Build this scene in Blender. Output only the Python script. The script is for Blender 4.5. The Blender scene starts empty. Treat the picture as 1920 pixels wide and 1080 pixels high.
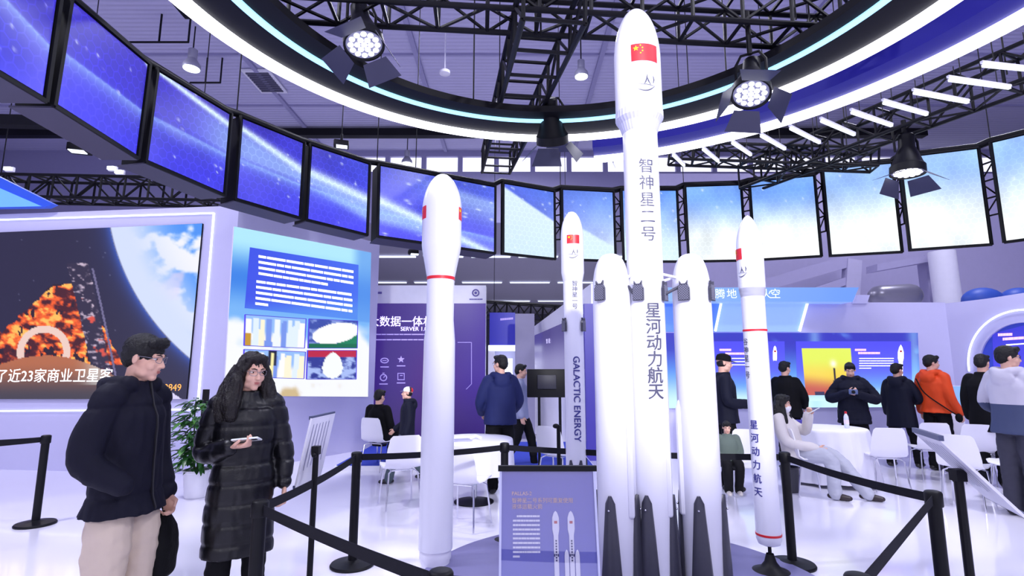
import bpy, bmesh, math, random
import numpy as np
from mathutils import Vector, Matrix, noise as mnoise
sc = bpy.context.scene
col = sc.collection
random.seed(7)
PI = math.pi

# ------------------------------------------------------------------ camera
FPX = 1000.0
CAMH = 1.6
PITCH = math.atan(150 / FPX)
cam_d = bpy.data.cameras.new('camera')
cam_d.sensor_width = 36.0
cam_d.lens = 36.0 * FPX / 1920.0
cam_d.clip_end = 300
cam = bpy.data.objects.new('camera', cam_d)
col.objects.link(cam)
cam.location = (0, 0, CAMH)
cam.rotation_euler = (PI / 2 + PITCH, 0, 0)
sc.camera = cam

# ------------------------------------------------------------------ world, exposure, hall lights
sc.view_settings.view_transform = 'Standard'
sc.view_settings.look = 'None'
sc.view_settings.gamma = 1
sc.view_settings.exposure = 0.12
sc.view_settings.use_curve_mapping = False
sc.cycles.use_denoising = True
sc.cycles.max_bounces = 8
sc.cycles.diffuse_bounces = 4
sc.cycles.sample_clamp_indirect = 6
w = bpy.data.worlds.new('hall_ambient')
sc.world = w
w.use_nodes = True
w.node_tree.nodes['Background'].inputs[0].default_value = (0.70, 0.68, 1.0, 1)
w.node_tree.nodes['Background'].inputs[1].default_value = 0.8


def area(name, loc, target, size, power, colr=(1, 1, 1), shape='DISK', spread=PI):
    d = bpy.data.lights.new(name, 'AREA')
    d.shape = shape
    d.size = size
    d.energy = power
    d.color = colr
    d.spread = spread
    o = bpy.data.objects.new(name, d)
    col.objects.link(o)
    o.location = loc
    o.rotation_euler = (Vector(target) - Vector(loc)).to_track_quat('-Z', 'Y').to_euler()
    return o


# rows of high-bay lamps under the hall roof (those behind the camera light the fronts of things)
for hx, hy, pw in ((-7, 3, 760), (7, 3, 640), (0, -2, 300), (0, 13, 380), (-12, 13, 420), (12, 13, 380), (0, 20, 420)):
    area('high_bay_light', (hx, hy, 11.0), (hx, hy, 0), 1.2, pw, (0.88, 0.88, 1.0))
# lamp rows of the annex beyond the hall
for hy in (32, 42, 54):
    area('annex_strip_lights', (4, hy, 8.2), (4, hy, 0), 14.0, 420, (0.9, 0.9, 1.0))
# spot rows of the aisle behind the visitor, aimed at the stand
area('aisle_spot_light', (-3.0, -5.0, 5.5), (0.2, 3.2, 0.6), 1.6, 120, (0.93, 0.92, 1.0))
area('aisle_spot_light', (4.0, -5.0, 5.5), (1.5, 3.6, 0.6), 1.6, 150, (0.93, 0.92, 1.0))
# one profile spot from the aisle truss on the tallest rocket
_sd = bpy.data.lights.new('aisle_profile_spot', 'SPOT')
_sd.energy = 2900
_sd.spot_size = math.radians(29)
_sd.spot_blend = 0.4
_sd.shadow_soft_size = 0.25
_sd.color = (0.96, 0.95, 1.0)
_so = bpy.data.objects.new('aisle_profile_spot', _sd)
col.objects.link(_so)
_so.location = (2.2, -3.0, 5.0)
_so.rotation_euler = (Vector((1.3, 3.9, 2.75)) - Vector((2.2, -3.0, 5.0))).to_track_quat('-Z', 'Y').to_euler()

# ------------------------------------------------------------------ pixel rays -> points
Fv = Vector((0, math.cos(PITCH), math.sin(PITCH)))
Uv = Vector((0, -math.sin(PITCH), math.cos(PITCH)))
Rv = Vector((1, 0, 0))
Ov = Vector((0, 0, CAMH))


def ray(u, v):
    return Fv + Rv * ((u - 960) / FPX) + Uv * ((540 - v) / FPX)


def atY(u, v, Y):
    d = ray(u, v)
    return Ov + d * (Y / d.y)


def atZ(u, v, z):
    d = ray(u, v)
    return Ov + d * ((z - CAMH) / d.z)


def onplane(u, v, P, n):
    d = ray(u, v)
    return Ov + d * ((Vector(P) - Ov).dot(Vector(n)) / d.dot(Vector(n)))


def depth(P):
    return (Vector(P) - Ov).dot(Fv)


# ------------------------------------------------------------------ materials
def lin(c):
    if isinstance(c, str):
        c = c.lstrip('#')
        c = [int(c[i:i + 2], 16) / 255 for i in (0, 2, 4)]
    return tuple(x / 12.92 if x <= 0.04045 else ((x + 0.055) / 1.055) ** 2.4 for x in c)


MATS = {}


def mat(name, c='#808080', rough=0.5, metal=0.0, emit=None, strength=1.0, var=0.04, nscale=8.0, bump=0.0, bscale=60.0, spec=0.5, coat=0.0, alpha=None):
    if name in MATS:
        return MATS[name]
    m = bpy.data.materials.new(name)
    m.use_nodes = True
    nt = m.node_tree
    b = nt.nodes['Principled BSDF']
    b.inputs['Roughness'].default_value = rough
    b.inputs['Metallic'].default_value = metal
    b.inputs['Specular IOR Level'].default_value = spec
    b.inputs['Coat Weight'].default_value = coat
    b.inputs['Coat Roughness'].default_value = 0.05
    base = lin(c)
    tc = nt.nodes.new('ShaderNodeTexCoord')
    nz = nt.nodes.new('ShaderNodeTexNoise')
    nz.inputs['Scale'].default_value = nscale
    nz.inputs['Detail'].default_value = 3
    nt.links.new(tc.outputs['Object'], nz.inputs['Vector'])
    mx = nt.nodes.new('ShaderNodeMix')
    mx.data_type = 'RGBA'
    mx.inputs[6].default_value = (*[min(1, x * (1 - var)) for x in base], 1)
    mx.inputs[7].default_value = (*[min(1, x * (1 + var)) for x in base], 1)
    nt.links.new(nz.outputs['Fac'], mx.inputs[0])
    nt.links.new(mx.outputs[2], b.inputs['Base Color'])
    if bump:
        n2 = nt.nodes.new('ShaderNodeTexNoise')
        n2.inputs['Scale'].default_value = bscale
        n2.inputs['Detail'].default_value = 4
        nt.links.new(tc.outputs['Object'], n2.inputs['Vector'])
        bp = nt.nodes.new('ShaderNodeBump')
        bp.inputs['Strength'].default_value = bump
        bp.inputs['Distance'].default_value = 0.02
        nt.links.new(n2.outputs['Fac'], bp.inputs['Height'])
        nt.links.new(bp.outputs['Normal'], b.inputs['Normal'])
    if emit:
        b.inputs['Emission Color'].default_value = (*lin(emit), 1)
        b.inputs['Emission Strength'].default_value = strength
    MATS[name] = m
    return m


def hexdist(nt, scale):
    """procedural honeycomb from the UV map (metres): returns a 0..1 socket, 1 on the cell lines"""
    N = nt.nodes.new
    L = nt.links.new
    uv = N('ShaderNodeUVMap')
    uv.uv_map = 'UVMap'

    def vm(op, a, b=None):
        n = N('ShaderNodeVectorMath')
        n.operation = op
        for i, x in enumerate((a, b)):
            if x is None:
                continue
            if isinstance(x, (tuple, list)):
                n.inputs[i].default_value = x
            else:
                L(x, n.inputs[i])
        return n
    p = vm('MULTIPLY', uv.outputs[0], (scale, scale, 0)).outputs[0]
    p = vm('ADD', p, (100, 100, 0)).outputs[0]
    r = (1, 1.7320508, 1)
    h = (0.5, 0.8660254, 0)
    a = vm('SUBTRACT', vm('MODULO', p, r).outputs[0], h).outputs[0]
    b = vm('SUBTRACT', vm('MODULO', vm('SUBTRACT', p, h).outputs[0], r).outputs[0], h).outputs[0]
    da = vm('DOT_PRODUCT', a, a).outputs['Value']
    db = vm('DOT_PRODUCT', b, b).outputs['Value']
    lt = N('ShaderNodeMath')
    lt.operation = 'LESS_THAN'
    L(da, lt.inputs[0])
    L(db, lt.inputs[1])
    mx = N('ShaderNodeMix')
    mx.data_type = 'VECTOR'
    L(lt.outputs[0], mx.inputs[0])
    L(b, mx.inputs[4])
    L(a, mx.inputs[5])
    g = vm('ABSOLUTE', mx.outputs[1]).outputs[0]
    dd = vm('DOT_PRODUCT', g, (0.5, 0.8660254, 0)).outputs['Value']
    sx = N('ShaderNodeSeparateXYZ')
    L(g, sx.inputs[0])
    m = N('ShaderNodeMath')
    m.operation = 'MAXIMUM'
    L(dd, m.inputs[0])
    L(sx.outputs[0], m.inputs[1])
    mr = N('ShaderNodeMapRange')
    mr.interpolation_type = 'SMOOTHSTEP'
    mr.inputs[1].default_value = 0.40
    mr.inputs[2].default_value = 0.5
    L(m.outputs[0], mr.inputs[0])
    return mr.outputs[0]


def screen_mat(name, hexs=None, strength=1.0, amt=0.35, spec=True):
    """a lit display: emits the picture stored on the mesh as a colour layer"""
    if name in MATS:
        return MATS[name]
    m = bpy.data.materials.new(name)
    m.use_nodes = True
    nt = m.node_tree
    b = nt.nodes['Principled BSDF']
    b.inputs['Base Color'].default_value = (0.01, 0.01, 0.015, 1)
    b.inputs['Roughness'].default_value = 0.25 if spec else 0.8
    at = nt.nodes.new('ShaderNodeVertexColor')
    at.layer_name = 'picture'
    out = at.outputs[0]
    if hexs:
        hx = hexdist(nt, hexs)
        ma = nt.nodes.new('ShaderNodeMath')
        ma.operation = 'MULTIPLY_ADD'
        nt.links.new(hx, ma.inputs[0])
        ma.inputs[1].default_value = amt
        ma.inputs[2].default_value = 1 - amt * 0.25
        sc_ = nt.nodes.new('ShaderNodeVectorMath')
        sc_.operation = 'SCALE'
        nt.links.new(out, sc_.inputs[0])
        nt.links.new(ma.outputs[0], sc_.inputs[3])
        out = sc_.outputs[0]
    nt.links.new(out, b.inputs['Emission Color'])
    b.inputs['Emission Strength'].default_value = strength
    MATS[name] = m
    return m


def print_mat(name, rough=0.35):
    """a printed sheet: the print is the surface's own colour"""
    if name in MATS:
        return MATS[name]
    m = bpy.data.materials.new(name)
    m.use_nodes = True
    nt = m.node_tree
    b = nt.nodes['Principled BSDF']
    b.inputs['Roughness'].default_value = rough
    at = nt.nodes.new('ShaderNodeVertexColor')
    at.layer_name = 'picture'
    nt.links.new(at.outputs[0], b.inputs['Base Color'])
    MATS[name] = m
    return m


# ------------------------------------------------------------------ object helpers
def wloc(o):
    v = Vector((0, 0, 0))
    while o is not None:
        v += o.location
        o = o.parent
    return v


def tag(o, label=None, cat=None, group=None, kind=None):
    if label:
        o['label'] = label
    if cat:
        o['category'] = cat
    if group:
        o['group'] = group
    if kind:
        o['kind'] = kind
    return o


def empty(name, loc=(0, 0, 0), label=None, cat=None, group=None):
    o = bpy.data.objects.new(name, None)
    o.empty_display_size = 0.1
    col.objects.link(o)
    o.location = loc
    return tag(o, label, cat, group)


def link_mesh(name, me, m, parent=None, org=None, local=False, smooth=35):
    o = bpy.data.objects.new(name, me)
    col.objects.link(o)
    base = Vector((0, 0, 0))
    if parent is not None:
        o.parent = parent
        base = wloc(parent)
    if org is not None:
        o.location = Vector(org) - base
        base = Vector(org)
    if not local and base.length:
        me.transform(Matrix.Translation(-base))
    if m is not None:
        me.materials.append(m)
    if smooth:
        me.shade_smooth()
        me.set_sharp_from_angle(angle=math.radians(smooth))
    return o


def frame(t, up=Vector((0, 0, 1))):
    t = Vector(t).normalized()
    if abs(t.dot(up)) > 0.98:
        up = Vector((0, 1, 0)) if abs(t.y) < 0.9 else Vector((1, 0, 0))
    x = up.cross(t).normalized()
    y = t.cross(x).normalized()
    return x, y


class MB:
    def __init__(self):
        self.bm = bmesh.new()

    def box(self, c, s, rz=0.0, bev=0.0, M=None):
        T = M if M is not None else Matrix.Translation(Vector(c)) @ Matrix.Rotation(rz, 4, 'Z')
        r = bmesh.ops.create_cube(self.bm, size=1.0, matrix=T @ Matrix.Diagonal((s[0], s[1], s[2], 1)))
        if bev:
            es = list({e for v in r['verts'] for e in v.link_edges})
            bmesh.ops.bevel(self.bm, geom=es, offset=bev, segments=2, affect='EDGES', profile=0.5)
        return self

    def hexa(self, p):
        """box from 8 corners: 4 bottom then 4 top, same order"""
        v = [self.bm.verts.new(q) for q in p]
        for f in ((3, 2, 1, 0), (4, 5, 6, 7), (0, 1, 5, 4), (1, 2, 6, 5), (2, 3, 7, 6), (3, 0, 4, 7)):
            self.bm.faces.new([v[i] for i in f])
        return self

    def slab(self, quad, t):
        """quad extruded by vector t"""
        t = Vector(t)
        return self.hexa([Vector(q) for q in quad] + [Vector(q) + t for q in quad])

    def poly(self, pts, t=None):
        v = [self.bm.verts.new(q) for q in pts]
        f = self.bm.faces.new(v)
        if t is not None:
            t = Vector(t)
            w_ = [self.bm.verts.new(Vector(q) + t) for q in pts]
            self.bm.faces.new(w_[::-1])
            n = len(v)
            for i in range(n):
                self.bm.faces.new((v[i], w_[i], w_[(i + 1) % n], v[(i + 1) % n]))
        return self

    def bar(self, a, b, wd, ht=None, up=Vector((0, 0, 1))):
        a = Vector(a)
        b = Vector(b)
        ht = ht or wd
        x, y = frame(b - a, up)
        q = [x * (sx * wd / 2) + y * (sy * ht / 2) for sx, sy in ((-1, -1), (1, -1), (1, 1), (-1, 1))]
        return self.hexa([a + k for k in q] + [b + k for k in q])

    def sweep(self, pts, radii, seg=10, round_ends=True, asp=1.0, up=Vector((0, 0, 1)), closed=False):
        pts = [Vector(p) for p in pts]
        n = len(pts)
        if not isinstance(radii, (list, tuple)):
            radii = [radii] * n
        if round_ends and not closed:
            t0 = (pts[0] - pts[1]).normalized()
            t1 = (pts[-1] - pts[-2]).normalized()
            r0, r1 = radii[0], radii[-1]
            pre = [(pts[0] + t0 * r0 * k, r0 * math.sqrt(max(0.0, 1 - k * k))) for k in (0.97, 0.8, 0.45)]
            post = [(pts[-1] + t1 * r1 * k, r1 * math.sqrt(max(0.0, 1 - k * k))) for k in (0.45, 0.8, 0.97)]
            pts = [p for p, _ in pre] + pts + [p for p, _ in post]
            radii = [r for _, r in pre] + list(radii) + [r for _, r in post]
            n = len(pts)
        rings = []
        px = None
        for i in range(n):
            a = pts[(i - 1) % n] if closed else pts[max(i - 1, 0)]
            b = pts[(i + 1) % n] if closed else pts[min(i + 1, n - 1)]
            t = (b - a).normalized()
            if px is None:
                x, y = frame(t, up)
            else:
                x = (px - t * px.dot(t)).normalized()
                y = t.cross(x)
            px = x
            rings.append([self.bm.verts.new(pts[i] + x * (math.cos(2 * PI * k / seg) * radii[i]) + y * (math.sin(2 * PI * k / seg) * radii[i] * asp)) for k in range(seg)])
        m = n if closed else n - 1
        for i in range(m):
            A, B = rings[i], rings[(i + 1) % n]
            for k in range(seg):
                self.bm.faces.new((A[k], A[(k + 1) % seg], B[(k + 1) % seg], B[k]))
        if not closed:
            self.bm.faces.new(rings[0][::-1])
            self.bm.faces.new(rings[-1])
        return self

    def lathe(self, prof, c=(0, 0, 0), seg=48, caps=True):
        """prof: (radius, z) bottom to top"""
        c = Vector(c)
        rings = []
        for r, z in prof:
            r = max(r, 1e-4)
            rings.append([self.bm.verts.new(c + Vector((r * math.cos(2 * PI * k / seg), r * math.sin(2 * PI * k / seg), z))) for k in range(seg)])
        for A, B in zip(rings, rings[1:]):
            for k in range(seg):
                self.bm.faces.new((A[k], A[(k + 1) % seg], B[(k + 1) % seg], B[k]))
        if caps:
            self.bm.faces.new(rings[0][::-1])
            self.bm.faces.new(rings[-1])
        return self

    def loft(self, rings, seg=20, e=2.4):
        """rings: (cx, cy, cz, rx, ry), superellipse sections"""
        R = []
        for cx, cy, cz, rx, ry in rings:
            L = []
            for k in range(seg):
                a = 2 * PI * k / seg
                ca, sa = math.cos(a), math.sin(a)
                L.append(self.bm.verts.new((cx + rx * math.copysign(abs(ca) ** (2 / e), ca), cy + ry * math.copysign(abs(sa) ** (2 / e), sa), cz)))
            R.append(L)
        for A, B in zip(R, R[1:]):
            for k in range(seg):
                self.bm.faces.new((A[k], A[(k + 1) % seg], B[(k + 1) % seg], B[k]))
        self.bm.faces.new(R[0][::-1])
        self.bm.faces.new(R[-1])
        return self

    def ell(self, c, r, M=None, sub=2):
        T = Matrix.Translation(Vector(c)) @ (M or Matrix.Identity(4)) @ Matrix.Diagonal((r[0], r[1], r[2], 1))
        bmesh.ops.create_icosphere(self.bm, subdivisions=sub, radius=1.0, matrix=T)
        return self

    def xf(self, M):
        bmesh.ops.transform(self.bm, matrix=M, verts=self.bm.verts)
        return self

    def mesh(self, name):
        bmesh.ops.recalc_face_normals(self.bm, faces=self.bm.faces)
        me = bpy.data.meshes.new(name)
        self.bm.to_mesh(me)
        self.bm.free()
        return me

    def build(self, name, m, parent=None, org=None, local=False, smooth=35):
        return link_mesh(name, self.mesh(name), m, parent, org, local, smooth)


def kids(o):
    return list(o.children)


def copy_tree(o, parent=None):
    c = o.copy()
    col.objects.link(c)
    c.parent = parent
    for ch in kids(o):
        copy_tree(ch, c)
    return c


def text_verts(body, size=1.0, bold=0.0):
    cu = bpy.data.curves.new('lettering', 'FONT')
    cu.body = body
    cu.size = size
    cu.align_x = 'CENTER'
    cu.align_y = 'CENTER'
    cu.offset = 0
    cu.resolution_u = 4
    o = bpy.data.objects.new('lettering', cu)
    col.objects.link(o)
    dg = bpy.context.evaluated_depsgraph_get()
    dg.update()
    me = bpy.data.meshes.new_from_object(o.evaluated_get(dg))
    bpy.data.objects.remove(o)
    bpy.data.curves.remove(cu)
    if bold > .001:
        # heavier strokes: two slightly shifted impressions
        bm = bmesh.new()
        for dx, dy in ((-.5, -.35), (.5, .35)):
            m2 = me.copy()
            m2.transform(Matrix.Translation((dx * bold * 1.6 * size, dy * bold * 1.6 * size, 0)))
            bm.from_mesh(m2)
            bpy.data.meshes.remove(m2)
        bm.to_mesh(me)
        bm.free()
    return me


def flat_text(body, size, org, xd, yd, m, parent, name='lettering', bold=0.0, align='CENTER', lift=0.004):
    me = text_verts(body, size, bold)
    if align == 'LEFT' and me.vertices:
        mn = min(v.co.x for v in me.vertices)
        me.transform(Matrix.Translation((-mn, 0, 0)))
    x = Vector(xd).normalized()
    y = Vector(yd).normalized()
    n = x.cross(y).normalized()
    o3 = Vector(org) + n * lift
    M = Matrix(((x.x, y.x, n.x, o3.x), (x.y, y.y, n.y, o3.y), (x.z, y.z, n.z, o3.z), (0, 0, 0, 1)))
    me.transform(M)
    return link_mesh(name, me, m, parent, smooth=0)


def wrap_mesh(me, R, ang, z0, cen, rot90=False, maxlen=0.02):
    """bend a flat lettering mesh round a vertical cylinder; ang 0 faces the visitor (-y)"""
    bm = bmesh.new()
    bm.from_mesh(me)
    bmesh.ops.triangulate(bm, faces=bm.faces)
    for _ in range(5):
        es = [e for e in bm.edges if e.calc_length() > maxlen]
        if not es:
            break
        bmesh.ops.subdivide_edges(bm, edges=es, cuts=1)
        bmesh.ops.triangulate(bm, faces=[f for f in bm.faces if len(f.verts) > 3])
    for v in bm.verts:
        x, y = v.co.x, v.co.y
        if rot90:
            x, y = y, -x
        r = R(z0 + y) if callable(R) else R
        a = ang + x / r
        v.co = Vector((cen[0] + (r + 0.0025) * math.sin(a), cen[1] - (r + 0.0025) * math.cos(a), cen[2] + z0 + y))
    bm.to_mesh(me)
    bm.free()
    return me


def picture(name, quad, nx, ny, fn, m, parent=None, org=None, size=None):
    """grid on quad (TL, TR, BR, BL); fn(s, t) -> sRGB arrays, s to the right, t down, both 0..1"""
    TL, TR, BR, BL = [np.array(q, float) for q in quad]
    s, t = np.meshgrid(np.linspace(0, 1, nx + 1), np.linspace(0, 1, ny + 1))
    P = (TL * ((1 - s) * (1 - t))[..., None] + TR * (s * (1 - t))[..., None] + BR * (s * t)[..., None] + BL * ((1 - s) * t)[..., None])
    C = np.clip(fn(s, t), 0, 1)
    C = np.where(C <= 0.04045, C / 12.92, ((C + 0.055) / 1.055) ** 2.4)
    n1 = nx + 1
    faces = [(j * n1 + i, (j + 1) * n1 + i, (j + 1) * n1 + i + 1, j * n1 + i + 1) for j in range(ny) for i in range(nx)]
    me = bpy.data.meshes.new(name)
    me.from_pydata(P.reshape(-1, 3).tolist(), [], faces)
    ca = me.color_attributes.new('picture', 'FLOAT_COLOR', 'POINT')
    buf = np.ones((n1 * (ny + 1), 4), np.float32)
    buf[:, :3] = C.reshape(-1, 3)
    ca.data.foreach_set('color', buf.ravel())
    W = size[0] if size else float(np.linalg.norm(TR - TL))
    H = size[1] if size else float(np.linalg.norm(BL - TL))
    uvl = me.uv_layers.new(name='UVMap')
    li = np.empty(len(me.loops), np.int32)
    me.loops.foreach_get('vertex_index', li)
    uv = np.stack([(s * W).ravel()[li], ((1 - t) * H).ravel()[li]], 1).astype(np.float32)
    uvl.data.foreach_set('uv', uv.ravel())
    return link_mesh(name, me, m, parent, org, smooth=0)


def rgb(*c):
    return np.array(c, float) / 255.0


def smooth01(x, a, b):
    k = np.clip((x - a) / (b - a), 0, 1)
    return k * k * (3 - 2 * k)


def mixc(a, b, k):
    k = np.asarray(k)[..., None]
    return a * (1 - k) + b * k


def fbm(s, t, sx, sy, seed=0, octv=4):
    rs = np.random.RandomState(seed)
    out = np.zeros_like(s)
    amp = 0.5
    for o in range(octv):
        n = 64
        g = rs.rand(n, n)
        x = s * sx * 2 ** o
        y = t * sy * 2 ** o
        xi = np.floor(x).astype(int)
        yi = np.floor(y).astype(int)
        xf = x - xi
        yf = y - yi
        xf = xf * xf * (3 - 2 * xf)
        yf = yf * yf * (3 - 2 * yf)
        a = g[yi % n, xi % n]
        b = g[yi % n, (xi + 1) % n]
        c = g[(yi + 1) % n, xi % n]
        d = g[(yi + 1) % n, (xi + 1) % n]
        out += amp * ((a * (1 - xf) + b * xf) * (1 - yf) + (c * (1 - xf) + d * xf) * yf)
        amp *= 0.5
    return out


# ------------------------------------------------------------------ shared materials
M_white = mat('white_paint', '#e9e8f4', 0.35)
M_rocket = mat('rocket_white', '#dddded', 0.28, coat=0.3, var=0.01)
M_rocketgrey = mat('rocket_interstage', '#c2c2dc', 0.4, var=0.02)
M_lav = mat('lavender_wall_paint', '#c6c4e6', 0.5, var=0.02)
M_black = mat('black_powder_coat', '#08080e', 0.5, spec=.25)
M_blackm = mat('black_truss_paint', '#07070d', 0.5, spec=.25)
M_dgrey = mat('dark_grey_carbon', '#3c3c4a', 0.3, var=0.1, nscale=30)
M_red = mat('red_stripe_paint', '#d0202c', 0.4)
M_blueink = mat('blue_lettering_paint', '#3a3a86', 0.5)
M_darkink = mat('dark_lettering_paint', '#45455e', 0.5)
M_chrome = mat('chrome', '#d8d8e0', 0.15, 1.0, var=0.02)
M_plast = mat('white_plastic', '#efeef8', 0.35, var=0.01)
M_belt = mat('black_belt_webbing', '#12121b', 0.8, spec=.25, bump=0.2, bscale=300)
M_led = mat('led_white', '#ffffff', 0.4, emit='#f4f4ff', strength=4.0)
M_led2 = mat('led_strip_soft', '#ffffff', 0.4, emit='#e6f2ff', strength=1.15)
M_cyan = mat('led_cyan', '#a0dcff', 0.4, emit='#9fdcff', strength=1.25)
M_wtext = mat('white_print', '#ffffff', 0.5, emit='#ffffff', strength=0.9)
M_otext = mat('orange_print', '#f0b890', 0.5, emit='#ffb9a0', strength=0.35)
M_ytext = mat('amber_print', '#e8b050', 0.5, emit='#d89a50', strength=0.8)
M_yellow = mat('flag_yellow', '#ffde00', 0.5)
# ================================================================== THE HALL (structure)
def struct(mb, name, m, smooth=0):
    o = mb.build(name, m, smooth=smooth)
    o['kind'] = 'structure'
    return o


M_floor = mat('white_gloss_floor', '#eeecfa', 0.16, coat=0.35, var=0.015, nscale=1.5)
M_ceil = mat('corrugated_ceiling', '#bcb9da', 0.7, var=0.03)
# corrugation and sheet joints of the roof deck
_nt = M_ceil.node_tree
_tc = _nt.nodes.new('ShaderNodeTexCoord')
_wv = _nt.nodes.new('ShaderNodeTexWave')
_wv.bands_direction = 'Y'
_wv.inputs['Scale'].default_value = 1.6
_bp = _nt.nodes.new('ShaderNodeBump')
_bp.inputs['Strength'].default_value = 0.35
_bp.inputs['Distance'].default_value = 0.05
_nt.links.new(_tc.outputs['Object'], _wv.inputs['Vector'])
_nt.links.new(_wv.outputs['Fac'], _bp.inputs['Height'])
_nt.links.new(_bp.outputs['Normal'], _nt.nodes['Principled BSDF'].inputs['Normal'])
M_hallwall = mat('hall_wall_paint', '#9a97bd', 0.7)
M_annex = mat('annex_ceiling_paint', '#a09db4', 0.8)

ROOF = 12.0
FAR = 24.5
struct(MB().box((5, 30, -0.05), (80, 90, 0.1)), 'floor', M_floor)
struct(MB().box((5, 8.7, ROOF + 0.1), (70, 32.2, 0.2)), 'ceiling', M_ceil)
# far wall: below the clerestory, above the opening to the annex
_zt = atY(960, 293, FAR).z
_zb = atY(960, 322, FAR).z
struct(MB().box((5, FAR + 0.15, (_zb + 8.4) / 2), (70, 0.3, _zb - 8.4)), 'wall_far', M_hallwall)
struct(MB().box((5, FAR + 0.15, (ROOF + _zt) / 2), (70, 0.3, ROOF - _zt)), 'wall_far_header', M_hallwall)
mb = MB()
for k in range(25):
    x = -13 + k * 1.75
    mb.box((x, FAR + 0.12, (_zt + _zb) / 2), (0.22, 0.24, _zt - _zb))
mb.box((-19.4, FAR + .12, (_zt + _zb) / 2), (12.8, .24, _zt - _zb))
struct(mb, 'wall_far_mullions', M_hallwall)
M_daywin = mat('daylight_glass', '#eef2ff', 0.3, emit='#f4f4ff', strength=.9)
for k in range(24):
    x = -12.12 + k * 1.75
    struct(MB().box((x, FAR + 0.2, (_zt + _zb) / 2), (1.53, 0.03, _zt - _zb)), 'window_%d' % (k + 1), M_daywin)
# annex beyond the far wall: low ceiling with strip lights, end wall
struct(MB().box((5, 46.6, 8.6), (80, 44.0, 0.3)), 'ceiling_annex', M_annex)
struct(MB().box((5, 68.5, 4.2), (80, 0.3, 8.8)), 'wall_annex', mat('annex_wall_paint', '#5f5d74', 0.8))
struct(MB().box((-24.9, 31, 6), (0.3, 76, 12)), 'wall_left', M_hallwall)
struct(MB().box((31, 31, 6), (0.3, 76, 12)), 'wall_right', M_hallwall)
# dark roof girder behind the light rings
g = MB()
g.box((-4, 22.0, atY(750, 250, 22.0).z), (44, 0.35, 0.32))
struct(g, 'trim_1', M_blackm)
# duct lines and purlins under the roof
g = MB()
for yy in (8.0, 10.5, 13.2, 16.5, 20.0):
    g.box((0, yy, ROOF - 0.03), (60, 0.08, 0.06))
for xx in (-9, -3.2, 3.0, 9):
    g.box((xx, 10, ROOF - 0.05), (0.16, 34, 0.1))
struct(g, 'trim_2', M_hallwall)

# annex strip lights, each row one fixture line
k = 0
for Y, v in ((32, 447), (42, 514), (54, 575)):
    z = 8.35
    for i in range(7):
        x = -10 + i * 2.9 * (Y / 32)
        t_ = empty('strip_light', (x, Y, z), 'white linear strip light under the grey annex ceiling beyond the hall', 'ceiling light', 'strip lights of the annex ceiling')
        MB().box((x, Y, z + 0.05), (2.5 * Y / 32, 0.22, 0.1)).build('housing', M_white, t_)
        MB().box((x, Y, z - 0.02), (2.4 * Y / 32, 0.3, 0.06)).build('diffuser', M_led2, t_)

# high-bay pendant lamps
M_lampglow = mat('lamp_glow', '#ffffff', 0.4, emit='#f2fff2', strength=2.5)
M_lampgrey = mat('lamp_aluminium', '#a5a5b5', 0.4, 0.3)


def high_bay(u, v, wpx, label, top=None):
    top = top or ROOF - .02
    d = ray(u, v)
    Y = 0.55 / wpx * 1000
    P = atY(u, v, Y)
    if P.z > ROOF - 1.2:
        P = atZ(u, v, ROOF - 1.4)
    r = wpx / 2 / 1000 * depth(P)
    t_ = empty('pendant_lamp', P, label, 'lamp', 'high bay lamps under the hall roof')
    MB().lathe([(r * .98, -0.01), (r, 0.02), (r * .95, .12), (r * .55, r * 1.1), (r * .5, r * 1.25)], (0, 0, 0), 24).build('lamp_shade', M_lampgrey, t_, local=True)
    MB().lathe([(r * .9, -0.03), (r * .9, 0.0)], (0, 0, 0), 24).build('bulb_lens', M_lampglow, t_, local=True)
    MB().lathe([(r * .5, r * 1.25), (r * .52, r * 1.3), (r * .52, r * 2.4), (r * .2, r * 2.6)], (0, 0, 0), 16).build('ballast', M_lampgrey, t_, local=True)
    MB().sweep([(0, 0, r * 2.5), (0, 0, top - P.z)], 0.02, 6, False).build('rod', M_black, t_, local=True)
    return t_


high_bay(359, 128, 31, 'lit white pendant lamp above the left screens, under the roof')
high_bay(1090, 143, 26, 'lit white pendant lamp between the centre truss and the tallest rocket')
high_bay(763, 306, 20, 'small lit pendant lamp above the screens in front of the clerestory windows')
high_bay(893, 425, 11, 'tiny pendant lamp below the screens in the far annex', 8.44)

# ceiling vent
P = atZ(497, 153, ROOF - 0.06)
t_ = empty('ceiling_vent', P, 'square grey ceiling vent in the roof beside the light ring', 'vent')
MB().box((0, 0, 0), (1.0, 1.6, 0.05)).build('frame', M_white, t_, local=True)
mb = MB()
for i in range(9):
    mb.box((0, -0.6 + i * 0.15, -0.04), (0.8, 0.09, 0.04))
mb.build('louvre', mat('vent_grey', '#55546a', 0.6), t_, local=True)
# conduit pipes below the roof
for pts, lb in ((((243, 79), (353, 79)), 'thin dark pipe hanging under the roof near the left pendant lamp'), (((357, 155), (413, 155)), 'thin dark pipe under the roof right of the left pendant lamp')):
    a = atZ(*pts[0], ROOF - 0.9)
    b = atZ(*pts[1], ROOF - 0.9)
    mb = MB().sweep([a, b], 0.03, 6)
    mb.sweep([b, (b.x, b.y, ROOF)], 0.03, 6)
    mb.sweep([(a + b) / 2, Vector(((a.x + b.x) / 2, (a.y + b.y) / 2, ROOF))], 0.03, 6)
    tag(mb.build('conduit_pipe', M_black, org=(a + b) / 2), lb, 'pipe')
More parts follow.
